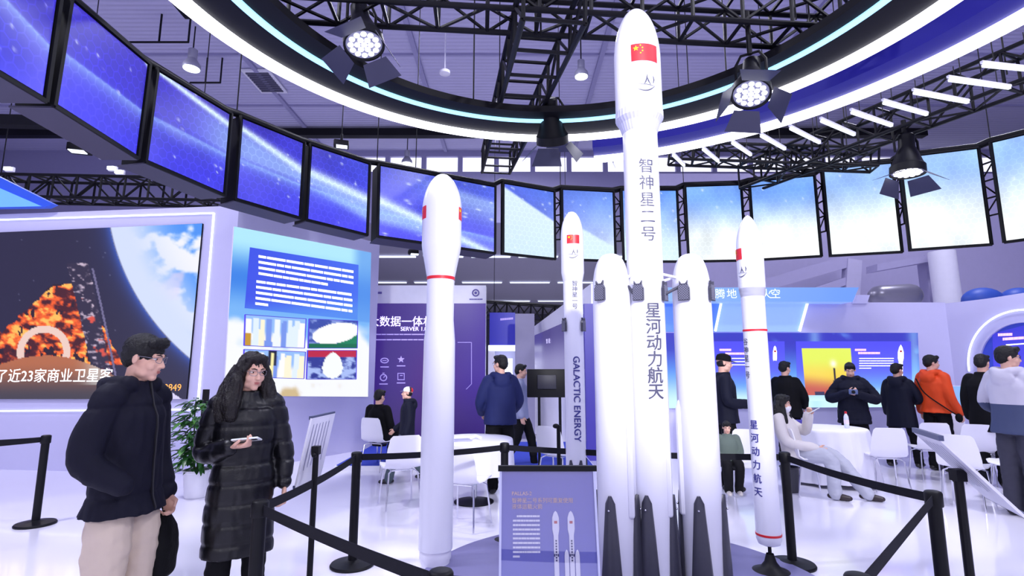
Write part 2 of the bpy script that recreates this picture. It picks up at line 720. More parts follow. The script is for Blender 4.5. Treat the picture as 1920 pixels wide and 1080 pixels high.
# smoke detector on its drop rod
P = atZ(834, 135, ROOF - 1.6)
t_ = empty('smoke_detector', P, 'small white detector on a long drop rod under the roof', 'detector')
MB().lathe([(0.05, -.1), (0.16, -0.06), (.16, 0.02), (.05, .1)], (0, 0, 0), 16).build('sensor_head', M_white, t_, local=True)
MB().sweep([(0, 0, .08), (0, 0, ROOF - P.z)], 0.02, 6, False).build('rod', M_white, t_, local=True)

# ------------------------------------------------------------------ right hand hall gallery behind the stand
M_gal = mat('gallery_paint', '#a9a4c6', 0.7)
struct(MB().box((16.5, 18.2, 4.2), (24.0, 0.3, 8.4)), 'wall_right_gallery', M_gal)
t_ = empty('gallery_stair', atY(1500, 500, 17.0) * 1.0, 'pale sloping stair beams and posts behind the blue header', 'staircase')
mb = MB()
for a, b, wpx in (((1345, 560), (1590, 490), 22), ((1450, 572), (1600, 522), 14)):
    A, B = atY(*a, 17.0), atY(*b, 17.0)
    mb.bar(A, B, 0.4, wpx * 0.017)
mb.build('stair_beam', M_gal, t_)
mb = MB().bar(atY(1598, 488, 16.9), atY(1592, 590, 16.9), 0.45, 0.3)
mb.build('post', mat('gallery_post_paint', '#b9b5d2', .7), t_)
A_, B_ = atY(1600, 560, 17.0), atY(1480, 560, 17.0)
MB().bar((A_.x + .2, 17.1, 0), (A_.x + .2, 17.1, A_.z), .3).build('support', M_gal, t_)
t_ = empty('balcony', atY(1780, 480, 15.5), 'pale slanted gallery parapet below the right screens', 'balcony')
A = [atY(1645, 495, 15.5), atY(1790, 470, 15.5), atY(1790, 482, 15.5), atY(1645, 508, 15.5)]
MB().slab(A, (0, 0.5, 0)).build('parapet', M_gal, t_)
MB().bar((12.6, 15.9, 0), (12.6, 15.9, A[2].z + .1), .35).build('support', M_gal, t_)
c0 = atY(1765, 472, 15.0)
c1 = atY(1782, 575, 15.0)
tag(MB().sweep([c0, (c0.x + .05, c0.y, 0)], 0.33, 20, False).build('round_column', M_white, org=(c0.x, c0.y, 0)), 'white round column rising behind the stand wall on the right', 'column')
p = atY(1650, 556, 13.5)
q = atY(1705, 554, 13.5)
t_ = empty('ventilation_duct', (p.x + .3, 13.5, 0), 'grey metal duct end above the right stand wall', 'duct')
M_duct = mat('duct_metal', '#8a8898', 0.35, 0.5)
MB().sweep([p, q], [0.28, 0.3], 20).build('pipe_end', M_duct, t_)
MB().bar((p.x + .3, 13.6, 0), (p.x + .3, 13.6, p.z), .2).build('riser', M_duct, t_)
for i, (u0, u1, lb) in enumerate(((1806, 1878, 'blue rounded seat back above the right stand wall, left one'), (1878, 1940, 'blue rounded seat back above the right stand wall, at the picture edge'))):
    P = atY((u0 + u1) / 2, 556, 13.0)
    r = (u1 - u0) / 2 * 0.013
    M_seat = mat('blue_seat_shell', '#2f55b8', 0.5)
    t_ = empty('lounge_seat', (P.x, P.y, P.z - 1.0), lb, 'seat', 'blue seats of the gallery')
    MB().ell((P.x, P.y, P.z - .1), (r, 0.35, 0.32), sub=3).build('backrest', M_seat, t_)
    MB().box((P.x, P.y - .3, P.z - .75), (r * 1.7, 0.8, 0.5), bev=.1).build('seat', M_seat, t_)

# ================================================================== TRUSSES
def cable(p, parent, r=0.011):
    return MB().sweep([p, (p[0], p[1], ROOF - .02)], r, 5, False).build('steel_cable', M_blackm, parent)


def truss_box(mb, a, b, wd=0.4, ht=0.4, tube=0.025, step=0.5, up=Vector((0, 0, 1)), lad=False):
    a, b = Vector(a), Vector(b)
    x, y = frame(b - a, up)
    L = (b - a).length
    c = [(x * (sx * wd / 2) + y * (sy * ht / 2)) for sx, sy in ((-1, -1), (1, -1), (1, 1), (-1, 1))]
    for q in c:
        mb.sweep([a + q, b + q], tube, 6, False)
    n = max(2, int(round(L / step)))
    d = (b - a) / n
    for i in range(n + 1):
        for j in range(4):
            mb.sweep([a + d * i + c[j], a + d * i + c[(j + 1) % 4]], tube * .7, 5, False)
    for i in range(n):
        for j in range(4):
            p, q = c[j], c[(j + 1) % 4]
            if i % 2:
                p, q = q, p
            if not lad or j in (1, 3):
                mb.sweep([a + d * i + p, a + d * (i + 1) + q], tube * .6, 5, False)
    return mb


def truss(a, b, label, wd=.4, ht=.4, tube=.025, step=.5, lad=False, hang=None):
    mb = truss_box(MB(), a, b, wd, ht, tube, step, lad=lad)
    mid = (Vector(a) + Vector(b)) / 2
    t_ = empty('lighting_truss', mid, label, 'truss', 'black lighting trusses')
    mb.build('lattice', M_blackm, t_, smooth=60)
    for f in (0.12, 0.88):
        cable(Vector(a).lerp(Vector(b), f), t_)
    return t_


truss(atY(330, -28, 5.15), atY(1640, 45, 5.6), 'black box truss crossing overhead in front of the centre truss', .42, .42, .032, .55)
truss(atY(1040, -5, 4.6), atY(930, 305, 11.0), 'black ladder truss running away overhead to the far screens', .6, .45, .032, .62, lad=True)
truss(atZ(1400, 335, 5.6), atZ(2000, 95, 5.6), 'black truss slanting up to the right beneath the LED tubes', .45, .5, .03, .55)
truss(atY(1255, 288, 10.4), atY(1640, 300, 9.6), 'black truss lying behind the LED tubes above the bright screens', .35, .35, .03, .45)
truss(atY(-60, 352, 11.5), atY(425, 362, 11.5), 'black truss behind the left stand wall beneath the screens', .5, .5, .035, .55)
truss(atY(905, 580, 20.0), atY(1085, 592, 20.0), 'dark truss above the far stands, left of the slim rocket', .5, .6, .045, .45)
mb = MB().bar(atY(-50, 226, 10.5), atY(100, 230, 10.5), .22)
tag(mb.build('roof_beam', M_blackm, org=atY(25, 228, 10.5)), 'short dark beam behind the leftmost screen', 'beam')

# ================================================================== OVERHEAD LIGHT RINGS
RC = (0.5, 3.89)
RZ = 5.0


def annulus(mb, c, r0, r1, z0, z1, a0=0.0, a1=2 * PI, seg=160):
    full = abs(a1 - a0 - 2 * PI) < 1e-6
    n = seg
    V = []
    for i in range(n if full else n + 1):
        a = a0 + (a1 - a0) * i / n
        ca, sa = math.cos(a), math.sin(a)
        V.append([mb.bm.verts.new((c[0] + r * ca, c[1] + r * sa, z)) for r, z in ((r0, z0), (r1, z0), (r1, z1), (r0, z1))])
    m = len(V)
    for i in range(m if full else m - 1):
        A, B = V[i], V[(i + 1) % m]
        for k in range(4):
            mb.bm.faces.new((A[k], A[(k + 1) % 4], B[(k + 1) % 4], B[k]))
    if not full:
        mb.bm.faces.new(V[0])
        mb.bm.faces.new(V[-1][::-1])
    return mb


ring = empty('light_ring', (RC[0], RC[1], RZ), 'large black overhead ring with white and cyan light lines', 'ring light')
M_ringblack = mat('ring_black_panel', '#08070e', 0.55, spec=.2)
annulus(MB(), RC, 2.84, 3.76, RZ, RZ + 0.09).build('ring_body', M_ringblack, ring, smooth=30)
annulus(MB(), RC, 3.55, 3.73, RZ - 0.03, RZ - .001).build('white_light_strip', M_led, ring, smooth=30)
annulus(MB(), (0.46, 3.89), 3.05, 3.13, RZ - 0.02, RZ - .001).build('cyan_light_strip', M_cyan, ring, smooth=30)
for a in (0.5, 1.9, 3.6, 5.2):
    cable((RC[0] + 3.2 * math.cos(a), RC[1] + 3.2 * math.sin(a), RZ + .08), ring)

RC2 = (0.32, 3.68)
M_ringblue = mat('ring_blue_panel', '#191770', 0.5, spec=.2, emit='#23208c', strength=0.4)
a0, a1 = -0.6, math.radians(77.5)
arc = empty('light_arc', (4.5, 5.5, RZ), 'blue overhead arc with a broad white light band, outside the black ring', 'ring light')
annulus(MB(), RC2, 4.32, 4.95, RZ, RZ + .3, a0, a1, 110).build('arc_body', M_ringblue, arc, smooth=30)
annulus(MB(), RC2, 4.66, 4.90, RZ - .03, RZ - .001, a0, a1, 110).build('white_light_strip', M_led, arc, smooth=30)
for a in (0.25, .9):
    cable((RC2[0] + 4.5 * math.cos(a), RC2[1] + 4.5 * math.sin(a), RZ + .25), arc)

tubes = [((1262, 291), (1283, 311)), ((1318, 280), (1347, 303)), ((1373, 268), (1408, 291)), ((1427, 255), (1472, 280)), ((1482, 241), (1537, 268)),
         ((1540, 227), (1602, 253)), ((1597, 211), (1672, 236)), ((1657, 193), (1738, 215)), ((1714, 174), (1815, 192)), ((1780, 150), (1893, 165)), ((1843, 123), (1950, 133)), ((1142, 298), (1152, 318))]
order = ['first', 'second', 'third', 'fourth', 'fifth', 'sixth', 'seventh', 'eighth', 'ninth', 'tenth', 'eleventh']
for i, (p, q) in enumerate(tubes):
    A, B = atZ(*p, RZ + .2), atZ(*q, RZ + .2)
    lb = ('white LED tube outside the blue arc, %s to the right of the tallest rocket' % order[i]) if i < 11 else 'white LED tube just left of the tallest rocket body'
    t_ = empty('led_tube', (A + B) / 2, lb, 'light tube', 'LED tubes radiating from the blue arc')
    MB().bar(A, B, 0.036, .03).build('diffuser', M_led2, t_)
    d = (B - A) * 0.02
    MB().bar(A + Vector((0, 0, .045)) - d, B + Vector((0, 0, .03)) + d, 0.034, .03).build('housing', M_white, t_)
    for f in (.2, .8):
        p_ = A.lerp(B, f)
        MB().sweep([p_ + Vector((0, 0, .05)), p_ + Vector((0, 0, .5))], .006, 5, False).build('hanger', M_blackm, t_)

# ================================================================== RING OF HANGING SCREENS
M_screen = screen_mat('hanging_led_picture', hexs=9.0, amt=.30)
M_screen2 = screen_mat('hanging_led_picture_pale', hexs=9.0, amt=.13)
M_house = mat('screen_housing', '#0a0a10', 0.6, spec=.2)
M_houseb = mat('screen_housing_grey', '#4a485c', 0.6, spec=.2)
# pixel corners TL, TR, BR, BL
SQ = [((-105, -190), (108, -12), (80, 179), (-150, 40)), ((142, 12), (280, 117), (255, 289), (108, 195)), ((303, 140), (430, 212), (418, 361), (278, 300)),
      ((455, 225), (567, 267), (560, 405), (445, 371)), ((585, 277), (690, 306), (686, 437), (578, 410)), ((712, 315), (927, 348), (926, 472), (711, 441)),
      ((946, 349), (1038, 357), (1039, 483), (946, 473)), ((1058, 357), (1152, 360), (1152, 487), (1058, 484)), ((1172, 360), (1270, 355), (1273, 488), (1172, 488)),
      ((1290, 352), (1391, 346), (1396, 486), (1294, 488)), ((1413, 342), (1530, 330), (1537, 478), (1418, 485)), ((1546, 320), (1670, 306), (1688, 470), (1560, 477)),
      ((1700, 297), (1830, 278), (1855, 456), (1710, 466)), ((1860, 266), (2010, 235), (2045, 430), (1887, 451))]
ZB = 3.85


def streak(k):
    def fn(s, t):
        g = k + s                       # running position along the ring
        lx = smooth01(g, 2.2, 9.5)
        top = mixc(rgb(52, 40, 185), rgb(96, 150, 246), lx)
        bot = mixc(rgb(66, 62, 240), rgb(240, 250, 255), smooth01(g, 5.0, 8.5))
        C = top * (1 - t[..., None]) + bot * t[..., None]
        if k >= 9:
            b = smooth01(t, 0.12, 0.72)
            C = mixc(rgb(118, 166, 252), rgb(244, 253, 255), b)
            if k >= 11:
                C = mixc(rgb(150, 190, 255), rgb(244, 253, 255), b)
        n = fbm(g * 1.0, t, 3, 3, 5)
        C = C * (0.88 + 0.28 * n[..., None])
        # lower streak: one bright edge that glows downwards
        if k <= 5:
            y1 = np.interp(g, [0, 1, 2, 3, 4, 5, 6], [0.25, .52, .52, .52, .57, .66, .8])
            d = t - y1
            gl = np.where(d > 0, np.exp(-np.maximum(d, 0) / .10) * .75, np.exp(np.minimum(d, 0) / .012) * .75)
            C = mixc(C, rgb(150, 190, 255), gl)
        # upper streak, wide beam between the two
        y2 = np.interp(g, [1.2, 2.0, 3.0, 4.0, 5.0, 6.0, 7.0, 8.0, 9.0], [-.5, 0.0, .13, .38, .52, 1.05, 1.4, 2, 3])
        w2 = np.interp(g, [2, 3, 4, 5, 6], [.03, .05, .08, .09, .06])
        if k <= 5:
            d = (t - y2) / w2
            C = mixc(C, rgb(225, 250, 255), np.exp(-d * d) * .95)
            y1b = np.interp(g, [0, 2, 4, 6], [.6, .52, .6, 1.1])
            beam = smooth01(t, y2 - .03, y2 + .12) * (1 - smooth01(t, y1b - .12, y1b + .03)) * smooth01(g, 2.0, 3.2)
            C = mixc(C, rgb(165, 200, 255), np.clip(beam, 0, 1) * .75)
        if k in (5,):
            y3 = -0.05 + .25 * s
            C = mixc(C, rgb(190, 222, 255), smooth01(t, y3 - .04, y3 + .1) * (1 - smooth01(t, y3 + .1, y3 + .55)) * .55 * smooth01(s, .1, .7))
        if k in (6, 7):
            y3 = (g - 6) * .40 + .02 - (.03 if k == 7 else 0)
            ed = smooth01(t, y3, y3 + .05)
            below = mixc(rgb(225, 246, 255), rgb(214, 240, 255), smooth01(t, .3, 1))
            C = mixc(C, below, ed * .92)
        if k == 8:
            C = mixc(C, rgb(214, 240, 255), smooth01(t, .5, .8) * .8)
        # star specks
        rs = np.random.RandomState(90 + k)
        for _ in range(26 if k in (5, 6, 7, 8) else 9):
            a, b = rs.rand(), rs.rand()
            q = ((s - a) ** 2 * .55 + (t - b) ** 2) / (0.006 + .010 * rs.rand()) ** 2
            C = mixc(C, rgb(235, 248, 255), np.exp(-q) * .8)
        return C
    return fn


where = ['dark blue hanging screen at the top left picture corner', 'dark blue hanging screen, second from the left, above the spacecraft video wall', 'blue hanging screen with a light beam, third from the left',
         'blue hanging screen, fourth from the left, above the corner of the white wall', 'blue hanging screen, fifth from the left, above the photo poster', 'double width blue hanging screen behind the red banded rocket',
         'blue and white hanging screen right of the double width one', 'starry hanging screen behind the slim rocket tip', 'pale hanging screen mostly hidden behind the tallest rocket body',
         'pale hanging screen just right of the tallest rocket', 'pale hanging screen right behind the tip of the right rocket', 'pale hanging screen left of the small spotlight on the right',
         'pale hanging screen second from the right picture edge', 'pale hanging screen cut off by the right picture edge']
toprail = []
SCR = []
for k, (tl, tr, br, bl) in enumerate(SQ):
    BLp, BRp = atZ(*bl, ZB), atZ(*br, ZB)
    # panels stand upright: one height per panel, from its own top edge
    def top_h(b, t):
        d = ray(*t)
        tt = math.hypot(b.x, b.y) / math.hypot(d.x, d.y)
        return CAMH + d.z * tt - ZB
    h = (top_h(BLp, tl) + top_h(BRp, tr)) / 2
    TLp, TRp = BLp + Vector((0, 0, h)), BRp + Vector((0, 0, h))
    if k < 6:
        # the left panels lean back a little at the top
        TLp = (TLp + atZ(*tl, ZB + h)) / 2
        TRp = (TRp + atZ(*tr, ZB + h)) / 2
    n = (BRp - BLp).cross(TLp - BLp).normalized()      # towards the ring centre
    back = -n
    th = 0.30 if k < 6 else 0.10
    ctr = (BLp + BRp) / 2
    t_ = empty('hanging_screen', (ctr.x, ctr.y, ZB), where[k], 'screen', 'screens of the overhead ring')
    e = (BRp - BLp).normalized() * 0.035
    up_ = (TLp - BLp).normalized() * 0.035
    q = [BLp - e - up_, BRp + e - up_, TRp + e + up_, TLp - e + up_]
    MB().slab([p + back * 0.012 for p in q], back * th).build('housing', M_house, t_, smooth=0)
    mb = MB()
    for a_, b_ in ((0, 1), (1, 2), (2, 3), (3, 0)):
        mb.bar(q[a_], q[b_], 0.035)
    mb.build('bezel', M_house, t_, smooth=0)
    if k < 6:
        MB().slab([q[0] + Vector((0, 0, -.02)), q[1] + Vector((0, 0, -.02)), q[1] + back * th * 1.2 + Vector((0, 0, -.02)), q[0] + back * th * 1.2 + Vector((0, 0, -.02))], (0, 0, .016)).build('underside_panel', M_houseb, t_, smooth=0)
    wide = 2 if k == 5 else 1
    picture('picture', (TLp, TRp, BRp, BLp), 44 * wide, 56, streak(k), M_screen if k < 6 else M_screen2, t_, size=((BRp - BLp).length, h))
    SCR.append((q, back))
    toprail += [q[3] + back * .1, q[2] + back * .1]

# curved rail the panels hang from
t_ = empty('screen_rail', (0, 9, 5.4), 'black curved rail carrying the ring of hanging screens', 'rail')
MB().sweep([p + Vector((0, 0, .06)) for p in toprail], 0.055, 8, False).build('rail', M_blackm, t_, smooth=50)
for p in toprail[2::4]:
    cable(p, t_, .009)
# ladder trusses in the gaps between the right hand panels
gaps = [(9, 'between the two screens right of the tallest rocket'), (10, 'behind the tip of the right rocket'), (11, 'beside the small spotlight on the right'), (12, 'between the two rightmost screens'), (7, 'left of the tallest rocket body'), (6, 'behind the slim rocket, left side'), (8, 'right beside the tallest rocket body')]
for k, lb in gaps:
    q0, b0 = SCR[k]
    q1, b1 = SCR[k + 1] if k + 1 < len(SCR) else SCR[k]
    a_t, a_b = q0[2] + b0 * .12, q0[1] + b0 * .12
    c_t, c_b = q1[3] + b1 * .12, q1[0] + b1 * .12
    mb = MB()
    lo = 0.30
    A0, A1 = a_t.lerp(a_b, 1 - lo), a_t
    C0, C1 = c_t.lerp(c_b, 1 - lo), c_t
    mb.sweep([A0, A1], .022, 6, False).sweep([C0, C1], .022, 6, False)
    n = 4
    for i in range(n + 1):
        p, q = A0.lerp(A1, i / n), C0.lerp(C1, i / n)
        mb.sweep([p, q], .018, 5, False)
        if i < n:
            r = C0.lerp(C1, (i + 1) / n) if i % 2 == 0 else A0.lerp(A1, (i + 1) / n)
            mb.sweep([p if i % 2 == 0 else q, r], .014, 5, False)
    tag(mb.build('ladder_truss', M_blackm, org=(A0 + C0) / 2, smooth=60), 'black ladder truss ' + lb, 'truss', 'ladder trusses between the screens')
# ================================================================== EXHIBITION WALLS ON THE LEFT
def vplane(A, B):
    A, B = Vector((A[0], A[1], 0)), Vector((B[0], B[1], 0))
    n = (B - A).cross(Vector((0, 0, 1))).normalized()      # towards the visitor when A is left of B
    return A, n


LA, LB, LC = (-9.2, 8.95), (-4.45, 8.4), (-2.82, 11.1)
LTOP = 4.22


def wall_between(A, B, ztop, th, m, name, label, cat='exhibition wall', z0=0.0):
    A3, B3 = Vector((*A, z0)), Vector((*B, z0))
    n = (B3 - A3).cross(Vector((0, 0, 1))).normalized()
    return tag(MB().slab([A3, B3, B3 - n * th, A3 - n * th], (0, 0, ztop - z0)).build(name, m, org=(A3 + B3) / 2, smooth=0), label, cat)


PA, nA = vplane(LA, LB)
PB, nB = vplane(LB, LC)
lw = wall_between(LA, LB, LTOP, .25, M_lav, 'exhibition_wall', 'lavender stand wall behind the man, framed by a white light line')
pw = wall_between(LB, LC, LTOP, .18, M_lav, 'exhibition_wall', 'lavender stand wall carrying the blue photo poster behind the woman')
# light line frame on the left wall
pts = [onplane(u, v, PA, nA) + nA * .01 for u, v in ((-40, 414), (402, 400), (371, 768), (-40, 771))]
mb = MB()
for a, b in zip(pts, pts[1:]):
    mb.bar(a, b, .028, .02)
mb.build('light_line', M_led2, lw)
# blue sloping fascia above the left wall
t_ = empty('header_fascia', onplane(30, 370, PA, nA), 'blue sloping header panel above the left wall at the picture edge', 'header sign')
q = [onplane(u, v, PA, nA) + nA * .12 for u, v in ((-60, 300), (112, 386), (98, 392), (-60, 394))]
MB().poly(q, -nA * .1).build('panel', mat('blue_fascia', '#2a4fc0', .5, emit='#2448b0', strength=.35), t_, smooth=0)
q = [onplane(u, v, PA, nA) + nA * .14 for u, v in ((-60, 325), (92, 391), (-60, 394))]
MB().poly(q, -nA * .015).build('light_panel', mat('lit_blue_panel', '#5a90f0', .5, emit='#5c92ee', strength=.8), t_, smooth=0)


# ---- big video wall: spacecraft and planet
def vid_fn(s, t):
    C = np.broadcast_to(rgb(38, 35, 58), s.shape + (3,)).copy()
    x = s * 380
    y = t * 325
    # planet limb on the right: circle
    cx, cy, R = 640.0, -95.0, 435.0
    d = np.hypot(x - cx, y - cy) - R
    n = fbm(s, t, 9, 9, 3, 5)
    n2 = fbm(s, t, 5, 5, 8, 4)
    sea = mixc(rgb(70, 140, 235), rgb(236, 236, 252), smooth01(n, .38, .56))
    sea = mixc(sea, rgb(240, 200, 215), smooth01(n2, .52, .62) * .6)
    sea = mixc(rgb(205, 216, 252), sea, smooth01(-d, 25, 130))
    C = mixc(C, rgb(66, 110, 220), np.exp(-np.clip(d, 0, None) / 7) * (d > 0) * .9)
    C = mixc(C, rgb(40, 60, 140), np.exp(-np.clip(d, 0, None) / 22) * (d > 0) * .5)
    C = mixc(C, sea, smooth01(-d, -1.5, 3))
    # orange foil craft: a cone of crumpled sheets
    wv = fbm(s, t, 26, 26, 11, 3)
    ap = (122.0, 108.0)
    inc = (y > ap[1]) & (x > ap[0] - (y - ap[1]) * 1.05 - 18 + wv * 20) & (x < ap[0] + 32 + (y - ap[1]) * .62 + wv * 14) & (y < 262)
    f = fbm(s + .35 * t, t - .3 * s, 22, 34, 21, 4)
    foil = mixc(rgb(70, 22, 20), rgb(238, 92, 22), smooth01(f, .34, .5))
    foil = mixc(foil, rgb(255, 186, 84), smooth01(f, .52, .66))
    foil = np.where((fbm(s, t, 30, 18, 4, 3) > .6)[..., None], rgb(40, 22, 30), foil)
    C = np.where(inc[..., None], foil, C)
    # truss mast on the right of the craft
    k = (y - 68) / (300 - 68)
    mx = 158 + k * 62
    mast = (np.abs(x - mx) < 20 - 2 * k) & (k > 0) & (k < 1)
    mcol = mixc(rgb(46, 40, 60), rgb(196, 176, 196), smooth01(fbm(s, t, 40, 60, 31, 3), .5, .68))
    mcol = mixc(mcol, rgb(214, 80, 60), smooth01(fbm(s, t, 24, 24, 33, 3), .58, .68) * (k > .3))
    C = np.where(mast[..., None], mcol, C)
    rail = (np.abs(x - (mx + 26)) < 2) & (k > .05) & (k < 1)
    C = np.where(rail[..., None], rgb(110, 104, 140), C)
    # nozzle ring
    dr = np.hypot((x - 98) / 1.0, (y - 238) / .95)
    C = np.where((np.abs(dr - 46) < 7)[..., None] & (y < 250)[..., None], rgb(232, 200, 188), C)
    # left foil bits
    bit = (x < 24) & (y > 170 + x * 1.2 + wv * 30) & (y < 240)
    C = np.where(bit[..., None], foil, C)
    # brown hull below with soft glints
    hull = y > 246 + 34 * ((x - 100) / 130) ** 2 - wv * 3
    hc = mixc(rgb(176, 104, 66), rgb(66, 62, 70), smooth01(y, 255, 325))
    hc = mixc(hc, rgb(190, 190, 190), np.exp(-((x - 205) / 26) ** 2) * (y < 300) * .7)
    C = np.where((hull & (x < 265 - (y - 250) * .3))[..., None], hc, C)
    # stars
    rs = np.random.RandomState(4)
    for _ in range(26):
        a, b = rs.rand() * 300, rs.rand() * 230
        q = ((x - a) ** 2 + (y - b) ** 2) / (1.2 ** 2)
        C = mixc(C, rgb(150, 150, 180), np.exp(-q) * ((d > 12) & ~inc) * .6)
    # pale wedge at the lower right corner
    wd = (y > 325 - (x - 305) * -.0 - 0) & (x > 400)
    wedge = (x > 318) & (y > 292 + (x - 318) * .62)
    C = np.where(wedge[..., None], rgb(214, 206, 246), C)
    return C


VQ = [onplane(u, v, PA, nA) + nA * .035 for u, v in ((-6, 437), (382, 420), (352, 748), (-6, 748))]
t_ = empty('video_wall', (VQ[2] + VQ[3]) / 2, 'large video wall showing an orange spacecraft over a planet', 'video wall')
MB().slab([q_ - nA * .002 for q_ in VQ], -nA * .03).build('housing', M_house, t_, smooth=0)
picture('picture', VQ, 200, 170, vid_fn, screen_mat('video_picture', strength=1.0), t_)
xd = (VQ[2] - VQ[3]).normalized()
ZU = Vector((0, 0, 1))
O_ = onplane(104, 706, PA, nA) + nA * .035
flat_text('了近23家商业卫星客', .235, O_, xd, ZU, M_wtext, t_, bold=.003)
O_ = onplane(327, 727, PA, nA) + nA * .035
flat_text('0849', .15, O_, xd, ZU, M_ytext, t_, bold=.01)


# ---- poster with four photographs
def poster_fn(s, t):
    C = mixc(rgb(176, 232, 252), rgb(60, 130, 230), smooth01(t, .06, .30))
    C = mixc(C, rgb(120, 180, 245), smooth01(t, .3, .5))
    n = fbm(s, t, 5, 5, 2, 4)
    C = mixc(C, rgb(246, 248, 255), smooth01(t + (n - .5) * .5, .48, .62))
    C = mixc(C, rgb(200, 170, 110), smooth01(t, .9, .97) * smooth01(n, .5, .62) * (s > .3) * .8)
    C = mixc(C, rgb(90, 150, 235), smooth01(s, .8, .92) * (t < .5) * .7)
    return C


def onB(u, v, lift=.03):
    return onplane(u, v, PB, nB) + nB * lift


BQ = [onB(437, 425), onB(694, 474), onB(688, 744), onB(418, 742)]
t_ = empty('wall_poster', (BQ[2] + BQ[3]) / 2, 'sky blue lit poster with text block and four photographs behind the woman', 'poster')
MB().slab([q_ - nB * .002 for q_ in BQ], -nB * .026).build('backing', M_white, t_, smooth=0)
M_lit = screen_mat('lightbox_print', strength=.95, spec=False)
picture('print', BQ, 70, 80, poster_fn, M_lit, t_)
xB = (BQ[2] - BQ[3]).normalized()
# text block
TQ = [onB(466, 464, .036), onB(670, 497, .036), onB(668, 600, .036), onB(456, 578, .036)]
picture('text_panel', TQ, 20, 20, lambda s, t: mixc(mixc(rgb(62, 84, 232), rgb(70, 110, 240), s), rgb(84, 140, 240), smooth01(t + s * .3, .8, 1.2)), M_lit, t_)


def text_lines(bl, parent, m, lines, name='printed_text', org=None, nrm=None, hpx=4.5, seed=1, lift=None):
    """unreadable small print: broken rows of word marks; bl(u, v) maps picture pixels onto the sheet"""
    rs = random.Random(seed)
    mb = MB()
    for (u0, v0, u1, v1) in lines:
        u = 0.0
        while u < .985:
            du = min(1 - u, .06 + .16 * rs.random())
            a0, a1 = u, u + du
            p = [bl(u0 + (u1 - u0) * a, v0 + (v1 - v0) * a + o) for a, o in ((a0, hpx / 2), (a1, hpx / 2), (a1, -hpx / 2), (a0, -hpx / 2))]
            mb.poly(p)
            u += du + .008
    return mb.build(name, m, parent, smooth=0)


rows = []
for i in range(4):
    rows.append((482, 481 + i * 10.6, 660 if i < 3 else 612, 481 + i * 10.6 + (29 if i < 3 else 21)))
for i in range(5):
    rows.append((478 - i * .5, 528 + i * 10.3, 658 if i < 4 else 500, 528 + i * 10.3 + (25 if i < 4 else 3)))
text_lines(lambda u, v: onB(u, v, .04), t_, M_wtext, rows, hpx=4.7)


def ph_rockets(seed, dark):
    def fn(s, t):
        C = mixc(rgb(150, 190, 250), rgb(250, 244, 235), smooth01(t, .45, .75))
        rs = np.random.RandomState(seed)
        for i in range(9):
            c = (i + .5) / 9 + rs.uniform(-.02, .02)
            wv = .028 + .014 * rs.rand()
            k = (np.abs(s - c) < wv * (1 + t * .8)) & (t > .08 + .1 * rs.rand())
            colr = [rgb(250, 250, 255), rgb(226, 240, 255), rgb(120, 150, 235), rgb(240, 246, 255), rgb(252, 244, 214)][rs.randint(5)]
            C = np.where(k[..., None], colr, C)
        if dark:
            k = (s > .38) & (s < .52) & (t < .55)
            C = np.where(k[..., None], rgb(30, 34, 60), C)
            C = np.where(((np.abs(s - .45) < .025) & (t > .1))[..., None], rgb(250, 240, 170), C)
        else:
            C = np.where(((s < .1) & (t > .6))[..., None], rgb(200, 150, 40), C)
        return C
    return fn


def ph_fair(s, t):
    C = mixc(rgb(60, 80, 170), rgb(130, 150, 220), smooth01(fbm(s, t, 8, 8, 3), .4, .6))
    C = np.where((t > 1.25 - s * .75)[..., None], rgb(22, 130, 90), C)
    C = np.where((t > .85)[..., None], rgb(16, 110, 76), C)
    k = ((s - .55) / .48) ** 2 + ((t - .48 + (s - .5) * .3) / .36) ** 2 < 1
    C = np.where(k[..., None], rgb(252, 254, 255), C)
    return C


def ph_egg(s, t):
    C = mixc(rgb(50, 60, 150), rgb(170, 190, 245), smooth01(fbm(s, t, 7, 7, 6), .42, .6))
    C = np.where((t < .25)[..., None], rgb(190, 40, 70), C)
    k = ((s - .5) / (.15 + .1 * t)) ** 2 + ((t - .52) / .45) ** 2 < 1
    C = np.where(k[..., None], rgb(246, 252, 255), C)
    return C


PH = [((457, 590), (571, 598), (568, 653), (455, 648), ph_rockets(3, False)), ((455, 655), (570, 660), (567, 710), (452, 707), ph_rockets(5, True)),
      ((577, 598), (668, 602), (667, 653), (575, 653), ph_fair), ((574, 657), (666, 657), (665, 711), (572, 711), ph_egg)]
M_pframe = mat('photo_border', '#4a3cc0', .5, emit='#4a3cc0', strength=.5)
for a, b, c, d, fn in PH:
    q = [onB(*p, .037) for p in (a, b, c, d)]
    f_ = picture('photograph', q, 44, 28, fn, M_lit, t_)
    mb = MB()
    for i in range(4):
        mb.bar(q[i], q[(i + 1) % 4], .022, .01)
    mb.build('border', M_pframe, f_, smooth=0)

# ================================================================== BACK CENTRE STANDS
# blue carpeted floor of the far stand
t_ = empty('carpet_platform', (-.6, 9.7, 0), 'low blue carpeted platform in front of the purple stand', 'platform')
MB().box((-.75, 10.1, .035), (4.1, 2.75, .07)).build('edge', M_white, t_)
MB().box((-.75, 10.12, .075), (4.06, 2.7, .012)).build('carpet', mat('blue_carpet', '#2b40b4', .9, bump=.3, bscale=200), t_)
# purple stand wall
YP = 11.45


def purp(s, t):
    C = mixc(rgb(52, 30, 112), rgb(66, 40, 150), s)
    C = mixc(C, rgb(84, 34, 120), np.exp(-((s - .62) / .16) ** 2) * smooth01(t, .1, .6) * .55)
    C = mixc(C, rgb(44, 26, 84), smooth01(t, .5, 1) * .6)
    return C


